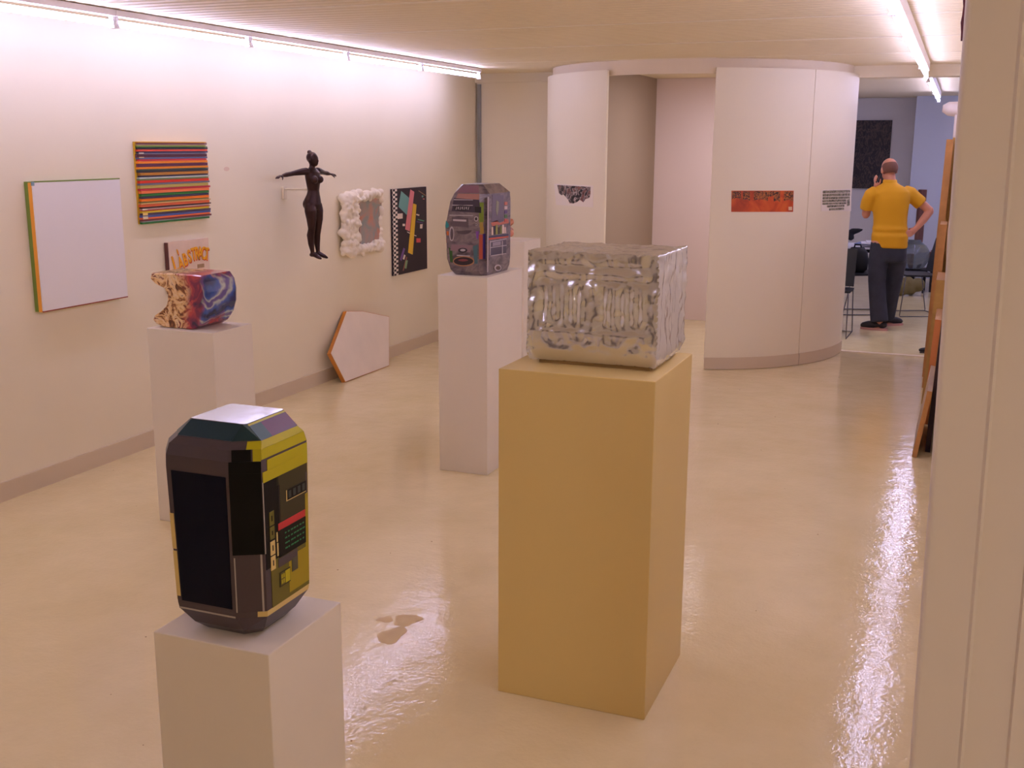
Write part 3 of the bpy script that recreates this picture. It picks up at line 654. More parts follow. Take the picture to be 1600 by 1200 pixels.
# ---------------- A: crumpled foil box
def foil_box(c, sx, sy, sz, n=74):
    bm = bmesh.new(); verts = {}
    cx_, cy_, cz_ = c
    def disp(p):
        x, y, z = p
        u, v = (x + 1) / 2, (z + 1) / 2
        q = Vector((x * 3.1, y * 3.1, z * 2.3))
        d = Vector((0, 0, 0))
        w = noise.turbulence(q * 1.6, 4, False) - 0.5
        edge = max(abs(x), abs(y), 1e-3)
        front = max(0.0, min(1.0, (-y - 0.9) * 20)); right = max(0.0, min(1.0, (x - 0.9) * 20)); top = max(0.0, min(1.0, (z - 0.9) * 20))
        inside_x = min(1.0, max(0.0, (1.0 - abs(x)) * 12))
        inside = min(1.0, max(0.0, (0.93 - abs(x)) * 8)) * min(1.0, max(0.0, (0.9 - abs(z)) * 8))
        # fluted bays on the front, a central pier and a plain lower band
        bay = (1 if (0.10 < u < 0.44 or 0.58 < u < 0.90) else 0) * max(0, min(1, (v - 0.34) * 14)) * max(0, min(1, (0.72 - v) * 10))
        fl = math.sin(u * 2 * math.pi * 15 + 1.5 * noise.noise(Vector((u * 5, v * 1.2, 1)))) * 0.020 * (0.6 + 0.8 * abs(noise.noise(Vector((u * 9, v * 3, 2)))))
        step = -0.020 * max(0, min(1, (v - 0.28) * 30)) * inside
        pier = 0.03 * math.exp(-((u - 0.51) / 0.05) ** 2) * (0.6 + 0.6 * noise.noise(Vector((3, 5, v * 16)))) * (1 if v > 0.3 else 0.3)
        boss = 0.035 * math.exp(-(((u - 0.50) / 0.035) ** 2 + ((v - 0.70) / 0.05) ** 2))
        arch = 0.022 * math.sin((v - 0.78) * 38) * math.exp(-((v - 0.80) / 0.07) ** 2)
        wr = 0.016 * w + 0.012 * noise.noise(q * 1.9)
        d.y -= front * inside * (fl * bay + step + pier + boss + arch) + front * wr * 0.9
        crink = 0.040 * noise.noise(Vector((y * 5, z * 1.0, 4))) + 0.020 * noise.noise(Vector((y * 11, z * 2.0, 9))) + 0.012 * w
        d.x += right * crink * 1.1
        d.z += top * (0.020 * w + 0.014 * noise.noise(q * 2))
        # ragged edges
        rag = 0.05 * noise.noise(Vector((z * 6, 7, y * 3)))
        if right: d.x += rag * 0.6 * max(0, y)
        d += Vector((noise.noise(q * 2.0), noise.noise(q * 2.0 + Vector((9, 0, 0))), 0)) * 0.02
        bulge = 1 + 0.02 * (1 - v)
        ins = max(0.0, (0.10 - v) * 10) ** 1.5 * 0.06
        out = Vector((x * (bulge - ins) + d.x, y * (bulge - ins) + d.y, z + d.z))
        out.y += front * max(0.0, 0.28 - v) * 0.30 * inside_x
        if z < -0.985: out.z = z
        return Vector((cx_ + out.x * sx / 2, cy_ + out.y * sy / 2, cz_ + out.z * sz / 2))
    def vert(p):
        k = tuple(round(v, 5) for v in p)
        if k not in verts: verts[k] = bm.verts.new(disp(k))
        return verts[k]
    for ax in range(3):
        for sgn in (-1, 1):
            m_ = n if ax == 1 else n * 3 // 4
            for i in range(m_):
                for j in range(m_):
                    qs = []
                    for di, dj in ((0, 0), (1, 0), (1, 1), (0, 1)):
                        p = [0, 0, 0]; p[ax] = sgn
                        o = [k for k in range(3) if k != ax]
                        p[o[0]] = -1 + 2 * (i + di) / m_; p[o[1]] = -1 + 2 * (j + dj) / m_
                        qs.append(vert(p))
                    bm.faces.new(qs)
    bmesh.ops.remove_doubles(bm, verts=bm.verts, dist=0.0012)
    return bm
fc = (-1.066, 3.545, AZ + 0.012 + 0.182)
o = obj('foil_box_sculpture', foil_box(fc, 0.440, 0.375, 0.364), None, smooth=True, origin=(fc[0], fc[1], AZ))
M_FOIL = mat('silver_foil', (226, 226, 232), 0.19, metal=0.9, bump=0.05, bscale=22); o.data.materials.append(M_FOIL)
tag(o, 'crumpled silver foil box embossed with fluted bays on the cream yellow plinth', 'sculpture')
o2 = obj('foot_board', boxm((fc[0] - 0.19, fc[1] - 0.155, AZ), (fc[0] + 0.19, fc[1] + 0.155, AZ + 0.02)), mat('foot_board_wood', (150, 120, 70), 0.6), o)

# ---------------- C: swirl painted anvil form
prof = [(-3.585, 1.244), (-3.46, 1.247), (-3.34, 1.246), (-3.290, 1.244), (-3.268, 1.215), (-3.258, 1.165), (-3.262, 1.10), (-3.282, 1.045), (-3.315, 1.003), (-3.345, 0.985), (-3.38, 0.9805), (-3.44, 0.9805), (-3.53, 0.982), (-3.575, 0.995), (-3.592, 1.012), (-3.582, 1.034), (-3.540, 1.058), (-3.507, 1.085), (-3.494, 1.115), (-3.492, 1.150), (-3.515, 1.178), (-3.565, 1.196), (-3.592, 1.220)]
yf, yb = 4.262, 4.50
bm = bmesh.new()
cxm = sum(q[0] for q in prof) / len(prof); czm = sum(q[1] for q in prof) / len(prof)
def cring(y, s, lift=0): return [Vector((cxm + (x - cxm) * s, y, max(0.9805, czm + (z - czm) * s))) for x, z in prof]
rings = [cring(yf + 0.001, 0.965), cring(yf + 0.006, 0.99), cring(yf + 0.016, 1.0), cring(yb - 0.016, 1.0), cring(yb, 0.96)]
loft(bm, rings)
bm.normal_update(); bmesh.ops.triangulate(bm, faces=[f for f in bm.faces if len(f.verts) > 4])
o = obj('swirl_anvil_sculpture', bm, None, smooth=False, origin=(-3.33, 4.36, CZ))
def swirl_material():
    m = bpy.data.materials.new('swirl_print'); m.use_nodes = True; nt = m.node_tree; b = nt.nodes['Principled BSDF']; L = nt.links.new
    b.inputs['Roughness'].default_value = 0.22; b.inputs['Coat Weight'].default_value = 0.4
    tc = nt.nodes.new('ShaderNodeTexCoord')
    wv = nt.nodes.new('ShaderNodeTexNoise'); wv.inputs['Scale'].default_value = 7; wv.inputs['Detail'].default_value = 3; L(tc.outputs['Object'], wv.inputs['Vector'])
    sub = nt.nodes.new('ShaderNodeVectorMath'); sub.operation = 'MULTIPLY_ADD'; sub.inputs[1].default_value = (0.16, 0.16, 0.16); L(wv.outputs['Color'], sub.inputs[0]); L(tc.outputs['Object'], sub.inputs[2])
    def ramp(src, stops):
        r = nt.nodes.new('ShaderNodeValToRGB'); cr = r.color_ramp
        while len(cr.elements) < len(stops): cr.elements.new(0.5)
        for e, (p, c) in zip(cr.elements, stops): e.position = p; e.color = (*lin(c), 1)
        L(src, r.inputs['Fac']); return r.outputs['Color']
    n1 = nt.nodes.new('ShaderNodeTexNoise'); n1.inputs['Scale'].default_value = 14; n1.inputs['Detail'].default_value = 5; n1.inputs['Distortion'].default_value = 2.5; L(sub.outputs[0], n1.inputs['Vector'])
    brown = ramp(n1.outputs['Fac'], [(0.30, (45, 20, 14)), (0.42, (130, 75, 40)), (0.50, (225, 180, 120)), (0.60, (235, 205, 160)), (0.68, (120, 50, 40))])
    n2 = nt.nodes.new('ShaderNodeTexNoise'); n2.inputs['Scale'].default_value = 6; n2.inputs['Detail'].default_value = 4; n2.inputs['Distortion'].default_value = 2; L(sub.outputs[0], n2.inputs['Vector'])
    red = ramp(n2.outputs['Fac'], [(0.30, (50, 25, 60)), (0.42, (130, 40, 70)), (0.52, (190, 70, 70)), (0.62, (150, 55, 80)), (0.72, (60, 40, 90))])
    w = nt.nodes.new('ShaderNodeTexWave'); w.wave_type = 'RINGS'; w.rings_direction = 'SPHERICAL'; w.inputs['Scale'].default_value = 3.2; w.inputs['Distortion'].default_value = 1.6
    mp = nt.nodes.new('ShaderNodeMapping'); mp.inputs['Location'].default_value = (-0.26, 0.1, -0.32); mp.inputs['Scale'].default_value = (1.6, 0.3, 1.0); L(sub.outputs[0], mp.inputs['Vector']); L(mp.outputs['Vector'], w.inputs['Vector'])
    blue = ramp(w.outputs['Fac'], [(0.05, (22, 32, 90)), (0.35, (40, 75, 150)), (0.60, (70, 90, 165)), (0.85, (190, 195, 185)), (0.97, (95, 80, 140))])
    sx = nt.nodes.new('ShaderNodeSeparateXYZ'); L(sub.outputs[0], sx.inputs[0])
    def mask(a, b_):
        r = nt.nodes.new('ShaderNodeMapRange'); r.inputs['From Min'].default_value = a; r.inputs['From Max'].default_value = b_; L(sx.outputs['X'], r.inputs['Value']); return r.outputs['Result']
    m1 = nt.nodes.new('ShaderNodeMixRGB'); L(mask(-0.01, 0.04), m1.inputs['Fac']); L(brown, m1.inputs['Color1']); L(red, m1.inputs['Color2'])
    m2 = nt.nodes.new('ShaderNodeMixRGB'); L(mask(0.105, 0.13), m2.inputs['Fac']); L(m1.outputs['Color'], m2.inputs['Color1']); L(blue, m2.inputs['Color2'])
    L(m2.outputs['Color'], b.inputs['Base Color'])
    return m
o.data.materials.append(swirl_material())
tag(o, 'glossy anvil shaped form printed with brown red and blue swirls on a white plinth', 'sculpture')

# ---------------- D: grey block printed with machines
x0, x1, y0, y1 = -2.658, -2.398, 5.600, 5.985
KD = (0.040, 0.050, 0.02, 0.03, 0.016, 0.035)
LD = [ring8(DZ, x0 + 0.055, x1 - 0.012, y0 + 0.02, y1 - 0.02, 0.02), ring8(DZ + 0.030, x0 + 0.030, x1 - 0.004, y0, y1 - 0.005, KD), ring8(DZ + 0.085, x0 + 0.010, x1, y0, y1, KD), ring8(1.41, x0, x1, y0, y1, KD), ring8(1.545, x0 + 0.030, x1, y0, y1, KD),
      ring8(1.590, x0 + 0.050, x1 - 0.002, y0 + 0.012, y1 - 0.004, KD), ring8(1.640, x0 + 0.085, x1 - 0.045, y0 + 0.050, y1 - 0.06, 0.02)]
t = thing('printed_machine_sculpture', 'faceted grey block printed with car and machine parts on a slim white plinth', 'sculpture', (-2.52, 5.79, DZ))
g2 = dict(rough=0.28, coat=0.3)
bm = bmesh.new(); loft(bm, LD)
obj('body', bm, ramp_mat('grey_machine_print', [(0.30, (70, 60, 66)), (0.46, (112, 98, 102)), (0.58, (132, 118, 118)), (0.72, (86, 74, 82))], 9, 1.2, 4, 0.28, 0.3, stretch=(1, 1, 2.4)), t)
FP = (0, y0, 0); FN = (0, -1, 0); RP = (x1, 0, 0); RN = (1, 0, 0)
def z5(x, y): return (660 + x / 6.3167, 260 + y / 6.3167)
def pl(name, pts, side, m, lv=1):
    return plate(name, [z5(*q) for q in pts], FP if side == 'f' else RP, FN if side == 'f' else RN, 0.0012 * lv, m, t)
def ell(cx_, cy_, rx, ry, n=20, a0=0, a1=360):
    return [(cx_ + rx * math.cos(math.radians(a0 + (a1 - a0) * k / n)), cy_ + ry * math.sin(math.radians(a0 + (a1 - a0) * k / n))) for k in range(n)]
mk = lambda n, c: mat('machine_' + n, c, **g2)
dk, lt_, md = mk('dark', (44, 36, 44)), mk('light', (190, 180, 184)), mk('mid', (96, 82, 88))
pl('dark_top_band', [(312, 312), (560, 330), (575, 460), (290, 440)], 'f', mk('plum_dark', (62, 50, 66)))
fp('flesh_band', LD[4], LD[5], 0, 0.15, 1.0, 0.1, 1.0, mk('flesh', (168, 118, 104)), t); fp('mauve_band', LD[5], LD[6], 0, 0.05, 1.0, 0.1, 0.9, mk('mauve_top', (128, 92, 106)), t); fp('silver_glint', LD[5], LD[6], 7, 0.1, 0.9, 0.1, 0.9, lt_, t)
for yy, xs in ((324, 312), (378, 296), (478, 270)): pl('light_line', [(xs, yy), (500, yy + 4), (500, yy + 10), (xs, yy + 8)], 'f', lt_, 2)
pl('script_plate', ell(395, 412, 85, 32), 'f', dk, 2)
for k in range(7): pl('script_stroke', [(330 + k * 20, 425 - (k % 2) * 16), (340 + k * 20, 398), (344 + k * 20, 398), (336 + k * 20, 428)], 'f', lt_, 3)
pl('black_window', [(520, 395), (580, 400), (580, 460), (520, 450)], 'f', mk('black', (22, 18, 26)), 2)
pl('panel_frame', [(290, 500), (450, 510), (450, 600), (300, 590)], 'f', md, 2); pl('panel_inner', [(305, 520), (435, 526), (435, 545), (305, 538)], 'f', lt_, 3)
for (a, b_, r) in ((532, 518, 20), (532, 575, 9)): pl('dial_ring', ell(a, b_, r, r * 1.25), 'f', lt_, 2); pl('dial', ell(a, b_, r * 0.6, r * 0.8), 'f', dk, 3)
pl('dark_arc', ell(410, 630, 75, 40, 16, 0, 180), 'f', mk('arc_grey', (78, 66, 72)), 2)  # darker grey arc of the print
pl('lens_ring', ell(290, 665, 24, 72), 'f', lt_, 2); pl('lens', ell(292, 668, 15, 58), 'f', md, 3)
pl('grille', [(290, 770), (500, 780), (470, 850), (275, 830)], 'f', mk('mauve', (140, 112, 120)), 2); pl('eye_ring', ell(400, 828, 46, 24), 'f', dk, 3); pl('eye', ell(402, 826, 26, 12), 'f', lt_, 4)
pl('lip_line', [(340, 872), (470, 880), (470, 890), (340, 882)], 'f', lt_, 2)
pl('mouth_rim', ell(410, 935, 108, 52), 'f', mk('copper', (176, 128, 92)), 2); pl('mouth', ell(408, 935, 96, 40), 'f', mk('mouth_dark', (36, 26, 34)), 3); pl('mouth_oval', ell(405, 925, 48, 12), 'f', mk('mouth_red', (130, 60, 66)), 4)  # printed mouth with a red oval inside
pl('green_patch', [(262, 800), (295, 820), (300, 950), (275, 940)], 'f', mk('green', (48, 92, 36)), 1)
pl('violet_patch', [(528, 640), (560, 640), (548, 720), (535, 710)], 'f', mk('violet', (120, 70, 150)), 2); pl('teal_patch', [(500, 790), (545, 770), (545, 960), (515, 960)], 'f', mk('teal', (72, 108, 118)), 2)
pl('cyan_patch', [(234, 535), (258, 565), (262, 592), (242, 612), (227, 590)], 'f', mk('cyan', (40, 140, 140)), 2); pl('orange_patch', [(240, 640), (262, 640), (262, 682), (244, 678)], 'f', mk('orange', (205, 110, 50)), 2); fp('cyan_patch', LD[2], LD[3], 7, 0.0, 1.0, 0.75, 1.0, mk('cyan', (40, 140, 140)), t); fp('cyan_patch', LD[3], LD[4], 7, 0.0, 1.0, 0.0, 0.15, mk('cyan', (0, 0, 0)), t); fp('orange_patch', LD[2], LD[3], 7, 0.0, 1.0, 0.5, 0.62, mk('orange', (205, 110, 50)), t); fp('green_patch', LD[2], LD[3], 7, 0, 1, 0.0, 0.32, mk('green', (0, 0, 0)), t)
fp('green_strip', LD[3], LD[4], 1, 0.0, 0.45, 0.2, 1.0, mk('lime', (120, 140, 30)), t); fp('green_strip', LD[3], LD[4], 1, 0.05, 0.4, 0.0, 0.2, mk('mustard', (160, 130, 50)), t); fp('green_strip', LD[2], LD[3], 1, 0.1, 0.45, 0.8, 1.0, mk('mustard', (0, 0, 0)), t)
fp('orange_strip', LD[2], LD[3], 1, 0.0, 0.35, 0.05, 0.78, mk('rust', (170, 72, 50)), t); fp('blue_strip', LD[2], LD[3], 1, 0.35, 0.62, 0.05, 0.8, mk('indigo', (52, 40, 112)), t)
pl('light_strip', [(640, 300), (656, 300), (650, 1040), (636, 1050)], 'r', mk('pale', (172, 156, 156)), 1)
pl('upper_window', [(690, 280), (800, 285), (795, 540), (680, 550)], 'r', mk('blue_grey', (104, 92, 108)), 1)
pl('hanging_shape', [(728, 335), (752, 350), (748, 430), (735, 490), (722, 440)], 'r', mk('sage', (140, 140, 110)), 2)
for k, c in enumerate(((205, 110, 90), (225, 200, 190), (90, 60, 120), (70, 120, 60), (190, 70, 50))): pl('sticker', [(808, 350 + k * 42), (835, 350 + k * 42), (835, 380 + k * 42), (808, 382 + k * 42)], 'r', mk('sticker%d%d%d' % c, c), 2)
for k in range(7):
    x = 680 + k * 21; c = ((225, 200, 180), (40, 32, 44), (150, 150, 60), (60, 40, 36), (120, 130, 50), (230, 205, 195), (220, 190, 180))[k]
    pl('bottle_print', [(x, 600 - (k % 3) * 12), (x + 16, 598 - (k % 3) * 12), (x + 18, 675 - k * 3), (x, 678 - k * 3)], 'r', mk('bottle%d%d%d' % c, c), 2)
pl('orange_spray', [(675, 560), (735, 530), (760, 560), (850, 520), (850, 560), (690, 590)], 'r', mk('spray', (190, 100, 70)), 1)
pl('blue_band', [(655, 690), (845, 665), (845, 685), (655, 706)], 'r', mk('band_blue', (46, 50, 84)), 2); pl('red_band', [(652, 708), (845, 686), (845, 700), (652, 724)], 'r', mk('band_red', (205, 78, 34)), 2)
pl('lower_window', [(668, 745), (825, 715), (825, 855), (668, 880)], 'r', mk('window', (78, 66, 80)), 1)
for a, b_ in (((668, 742), (826, 712)), ((672, 798), (826, 775)), ((668, 880), (822, 856))): pl('light_line', [a, b_, (b_[0], b_[1] + 7), (a[0], a[1] + 7)], 'r', lt_, 3)
for x in (662, 782): pl('light_line', [(x, 735), (x + 6, 734), (x + 6, 875), (x, 876)], 'r', lt_, 3)
pl('lower_label', [(690, 752), (770, 738), (770, 775), (690, 788)], 'r', mk('label_grey', (150, 140, 150)), 2)
pl('porthole_rim', ell(742, 1000, 34, 32), 'r', lt_, 2); pl('porthole', ell(744, 1002, 22, 20), 'r', mk('porthole_brown', (92, 70, 56)), 3)

# ---------------- E: pinkish crumpled form glimpsed behind
bm = bmesh.new()
for k in range(16):
    a = k * 0.7
    ball(bm, (-2.935 + 0.058 * math.cos(a), 7.16 + 0.06 * math.sin(a), 1.25 + 0.020 * (k % 5)), random.uniform(0.022, 0.032), 10, 8)
ball(bm, (-2.935, 7.16, 1.262), (0.065, 0.065, 0.055))
o = remeshed('crumpled_sculpture', bm, 0.01, ramp_mat('flesh_red_print', [(0.35, (150, 70, 45)), (0.5, (205, 140, 100)), (0.65, (225, 150, 130))], 14, 1, 4, 0.4), None, 1)
zmin = min(v.co.z for v in o.data.vertices); o.data.transform(Matrix.Translation((2.935, -7.16, -zmin))); o.location = (-2.935, 7.16, 1.2072)
tag(o, 'small crumpled flesh and rust coloured form on the plinth behind the machine block', 'sculpture')

# ================================================================== PRINTS ON THE CURVED SCREENS
def arc_sheet(name, pix, R, m, label, cat, n=14):
    """paper stuck to the curved screen: outline given as (top pixels, bottom pixels) left to right"""
    def oncyl(x, y):
        d = ray(x, y); a = d.x ** 2 + d.y ** 2; ox, oy = -CX, -CY
        b = 2 * (d.x * ox + d.y * oy); c = ox * ox + oy * oy - R * R
        s = (-b - math.sqrt(max(0, b * b - 4 * a * c))) / (2 * a); return EYE + d * s
    top, bot = pix
    bm = bmesh.new(); rows = []
    def samp(pl, u):
        f = u * (len(pl) - 1); i = min(int(f), len(pl) - 2); w = f - i
        return (pl[i][0] * (1 - w) + pl[i + 1][0] * w, pl[i][1] * (1 - w) + pl[i + 1][1] * w)
    for k in range(n + 1):
        a, b = oncyl(*samp(top, k / n)), oncyl(*samp(bot, k / n))
        out = lambda p: p + Vector((p.x - CX, p.y - CY, 0)).normalized() * 0.0015
        rows.append([a, b, out(b), out(a)])
    loft(bm, rows)
    c = sum((r[1] for r in rows), Vector()) / len(rows)
    o = obj(name, bm, m, origin=c)
    return tag(o, label, cat) if label else o
RS = CR + 0.0008
def paper(name, base, label): return None
t1 = arc_sheet('paper_print', ([(866, 287), (927, 290)], [(869, 320), (927, 324)]), RS, mat('white_print_paper', (240, 232, 222), 0.6), 'white paper print with a ragged grey machine collage beside the opening of the curved screen', 'print')
m_col = ramp_mat('grey_machine_collage', [(0.38, (14, 11, 16)), (0.45, (48, 42, 48)), (0.50, (190, 175, 172)), (0.54, (60, 52, 58)), (0.60, (150, 100, 92)), (0.66, (16, 12, 18))], 15, 1.4, 4, 0.5)
c_ = arc_sheet('collage', ([(871, 289), (923, 292)], [(873.5, 302), (877.5, 305), (881, 304), (888.5, 313), (890, 317.5), (896, 318), (902, 315.5), (906, 312), (911.5, 316), (915, 311), (921, 309), (922.5, 303)]), RS + 0.0018, m_col, None, None, 33)
c_.data.transform(Matrix.Translation(c_.location - t1.location)); c_.location = (0, 0, 0); c_.parent = t1
t2 = arc_sheet('paper_print', ([(1143, 298), (1240, 298)], [(1142.5, 331), (1239, 331)]), RS, ramp_mat('orange_red_print', [(0.30, (150, 55, 30)), (0.45, (196, 78, 36)), (0.58, (208, 98, 40)), (0.75, (170, 62, 42))], 7, 0.8, 5, 0.5), 'wide orange red print with black script along its top on the curved screen', 'print')
m_scr = ramp_mat('black_script_print', [(0.0, (28, 20, 26)), (0.44, (70, 40, 36)), (0.52, (196, 120, 60)), (0.58, (120, 50, 30)), (0.66, (40, 44, 66))], 26, 2.5, 5, 0.5)
for a, b, h in ((1144, 1158, 12), (1161, 1172, 14), (1178, 1200, 14), (1200, 1216, 9), (1209, 1219, 16), (1225, 1239.5, 15)):
    q = arc_sheet('script_mark', ([(a, 299), (b, 299)], [(a - 0.3, 299 + h), ((a + b) / 2, 297 + h), (b - 0.3, 300 + h)]), RS + 0.0018, m_scr, None, None, 8)
    q.data.transform(Matrix.Translation(q.location - t2.location)); q.location = (0, 0, 0); q.parent = t2
q = arc_sheet('white_stamp', ([(1232, 323), (1237.5, 323)], [(1232, 328.5), (1237.5, 328.5)]), RS + 0.0018, mat('stamp_white', (225, 195, 160), 0.6), None, None, 3)
q.data.transform(Matrix.Translation(q.location - t2.location)); q.location = (0, 0, 0); q.parent = t2
t3 = arc_sheet('paper_print', ([(1283, 297), (1330, 295)], [(1283, 330), (1329.5, 330)]), RS, mat('white_print_paper', (0, 0, 0)), 'small white print filled with rows of dark green lettering beside the rear doorway', 'print')
m_txt = ramp_mat('green_black_lettering', [(0.0, (40, 38, 34)), (0.46, (75, 80, 60)), (0.52, (195, 185, 160)), (0.60, (90, 90, 70)), (0.70, (205, 190, 165))], 45, 1.2, 3, 0.6)
rows = [(1285.5, 1328, 298, 4.0), (1285.5, 1328, 303, 4.0), (1285.5, 1327.5, 308, 3.6), (1285, 1322, 312.5, 3.6), (1285, 1322, 317, 3.0), (1292, 1319, 321, 3.2), (1295.5, 1318.5, 325.5, 3.4), (1323.5, 1327.5, 312, 10)]
for a, b, y_, h in rows:
    q = arc_sheet('text_row', ([(a, y_), (b, y_ - 1.2)], [(a, y_ + h), (b, y_ + h - 1.2)]), RS + 0.0018, m_txt, None, None, 8)
    q.data.transform(Matrix.Translation(q.location - t3.location)); q.location = (0, 0, 0); q.parent = t3

# ================================================================== BOARDS LEANING ALONG THE RIGHT WALL
def board(name, Y, low, top, thick, length, m_face, m_edge, label, cat='board', split=None):
    """panel leaning on the right wall, its near edge seen end on; low and top are two points of the near left edge"""
    b = ony(*top, Y)
    foot = onz(*low) if low else Vector((b.x - 0.03, Y, 0))
    foot.y = Y
    d = (b - foot).normalized()
    nrm = Vector((d.z, 0, -d.x))                  # towards the wall
    thick = min(thick, 0.010 - b.x)
    t = thing(name, label, cat, (foot.x, Y + length / 2, 0))
    lift = Vector((0, 0, max(0.0, nrm.z * -thick) + 0.001))
    q = [foot + lift, b + lift, b + nrm * thick + lift, foot + nrm * thick + lift]
    if q[3].z < 0.0005:
        for v in q: v.z += 0.0005 - q[3].z
    obj('sheet', prism(bmesh.new(), [p + Vector((0, 0.006, 0)) for p in q], (0, length - 0.006, 0)), m_face, t)
    obj('edge_strip', prism(bmesh.new(), q, (0, 0.006, 0)), m_edge, t)
    return t, q, d, nrm
w_or, w_yl, w_dk = mat('orange_pine_edge', (186, 134, 78), 0.5, vary=0.12, vscale=20), mat('yellow_pine_edge', (184, 146, 80), 0.5, vary=0.12, vscale=20), mat('dark_stained_edge', (52, 26, 30), 0.5)
f_gr = mat('greige_board_face', (170, 145, 120), 0.6); f_or = mat('warm_board_face', (172, 130, 88), 0.6)
board('leaning_board', 6.90, (1425, 712), (1449, 612), 0.028, 0.85, f_gr, w_or, 'low greige board with pine edge leaning out furthest on the floor')
board('leaning_board', 7.06, None, (1471, 505), 0.030, 0.45, w_dk, w_dk, 'dark stained narrow board standing behind the low greige board')
board('leaning_board', 7.80, None, (1461, 500), 0.040, 0.55, f_or, mat('bright_orange_edge', (200, 124, 72), 0.5), 'orange edged board leaning behind the dark stained board')
board('leaning_board', 8.42, None, (1463, 438), 0.085, 0.55, f_or, w_yl, 'yellow pine board topped at hip height in the leaning stack')
board('leaning_board', 9.02, None, (1469, 351), 0.050, 0.40, f_or, w_or, 'shoulder high pine board in the middle of the leaning stack')
board('leaning_board', 9.46, None, (1479, 218), 0.052, 0.28, f_or, w_or, 'tall pale orange board near the rear doorway')
board('leaning_board', 9.78, None, (1489, 215), 0.050, 0.30, f_or, w_yl, 'tallest pine board closest to the rear doorway')
# strip of pale cloth hanging over the stack
t = thing('cloth_strip', 'pale cloth strip hanging down over the leaning boards', 'cloth', (ony(1486, 470, 8.3).x, 8.3, ony(1486, 490, 8.3).z))
path = [(1489, 310), (1486, 330), (1482, 360), (1480, 395), (1480, 430), (1482, 470), (1481, 495)]
bm = bmesh.new()
loft(bm, [[ony(x - 1.5, y_, 8.33), ony(x - 1.5, y_, 8.27), ony(x + 4.5, y_, 8.27), ony(x + 4.5, y_, 8.33)] for x, y_ in path])
obj('cloth', bm, mat('ivory_cloth', (214, 186, 160), 0.8), t)
# white post and pipe
t = thing('white_pipe', 'white horizontal pipe stub on a white post above the leaning boards', 'pipe', (0.0, 10.2, 0))
Yp = 10.22
a, b = ony(1482, 170, Yp), ony(1507, 171, Yp)
bm = bmesh.new(); tube(bm, [a, a.lerp(b, 0.5), b], [0.058, 0.062, 0.062], 20)
obj('pipe', bm, mat('white_pipe_paint', (235, 225, 222), 0.45), t, smooth=True)
obj('post', boxm((ony(1491, 190, Yp).x, Yp - 0.04, 0.0), (0.011, Yp + 0.04, ony(1490, 176, Yp).z)), mat('white_pipe_paint', (0, 0, 0)), t)
# dark cloth near the jamb top
t = thing('dark_cloth', 'dark red cloth edge hanging below the ceiling beside the jamb', 'cloth', (-0.01, 4.0, 2.2))
bm = bmesh.new()
loft(bm, [[ony(x, y_, 4.0), ony(x, y_, 4.05), ony(1515, y_, 4.05), ony(1515, y_, 4.0)] for x, y_ in ((1504, -30), (1504.5, 0), (1505, 10), (1503, 25), (1501, 35), (1501.5, 50), (1501, 64))])
o = obj('cloth', bm, mat('dark_red_cloth', (72, 24, 28), 0.8), t)

# ================================================================== REAR ROOM
M_DKMETAL = mat('black_metal', (22, 20, 24), 0.4, metal=0.6)
M_CHROME = mat('chrome_wire', (120, 118, 125), 0.25, metal=1.0)
# dark scribbled picture
pa, pb_ = ony(1336, 188, YF), ony(1386.5, 295, YF)
t = thing('dark_picture', 'tall dark scribbled canvas with red left edge on the rear grey wall', 'painting', ((pa.x + pb_.x) / 2, YF, pb_.z))
obj('canvas', boxm((pa.x - 0.12, YF - 0.04, pb_.z), (pb_.x, YF - 0.001, pa.z)), ramp_mat('scribbled_dark_canvas', [(0.30, (22, 18, 24)), (0.48, (44, 36, 40)), (0.55, (92, 74, 68)), (0.62, (40, 34, 40))], 11, 3, 5, 0.6, stretch=(1, 1, 0.55)), t)
obj('red_edge', boxm((pa.x - 0.125, YF - 0.041, pb_.z), (pa.x - 0.02, YF - 0.0405, pa.z)), mat('rust_red_edge', (120, 50, 36), 0.6), t)
# desk with papers, chairs
DYK = 13.55
dl, dr = ony(1325, 386, DYK), ony(1366, 387, DYK)
zt = dl.z
t = thing('desk', 'white topped desk with dark frame in the rear room', 'desk', ((dl.x + dr.x) / 2 - 0.05, DYK + 0.3, 0))
obj('desk_top', boxm((-1.30, DYK, zt - 0.02), (dr.x + 0.25, DYK + 0.65, zt)), mat('white_desk_top', (205, 205, 215), 0.4), t, bevel=0.002)
obj('frame_rail', boxm((-1.28, DYK + 0.02, zt - 0.06), (dr.x + 0.22, DYK + 0.05, zt - 0.0205)), M_DKMETAL, t)
for lx in (-1.27, dr.x + 0.18):
    for ly in (DYK + 0.02, DYK + 0.58):
        obj('leg', boxm((lx, ly, 0), (lx + 0.045, ly + 0.045, zt - 0.0205)), M_DKMETAL, t)
random.seed(3)
for k in range(5):
    c = Vector((-1.07 + 0.055 * k, DYK + 0.18 + 0.03 * (k % 3), zt + 0.001 + 0.012 * k))
    bm = bmesh.new(); a = random.uniform(-0.5, 0.5)
    q = [(c + Matrix.Rotation(a, 3, 'Z') @ Vector(v)) for v in ((-0.11, -0.15, 0), (0.11, -0.15, 0), (0.11, 0.15, 0.0), (-0.11, 0.15, 0.0))]
    prism(bm, q, (0, 0, 0.011))
    o = obj('paper_stack', bm, mat('paper_white' if k != 2 else 'paper_blue', (215, 215, 222) if k != 2 else (120, 135, 175), 0.7), origin=c)
    tag(o, ('bottom white sheaf of the paper pile on the rear desk', 'second lowest white sheaf of the paper pile on the rear desk', 'blue sheaf within the paper pile on the rear desk', 'white sheaf lying on the blue one in the paper pile', 'topmost white sheaf of the paper pile on the rear desk')[k], 'paper', 'papers piled on the rear desk')
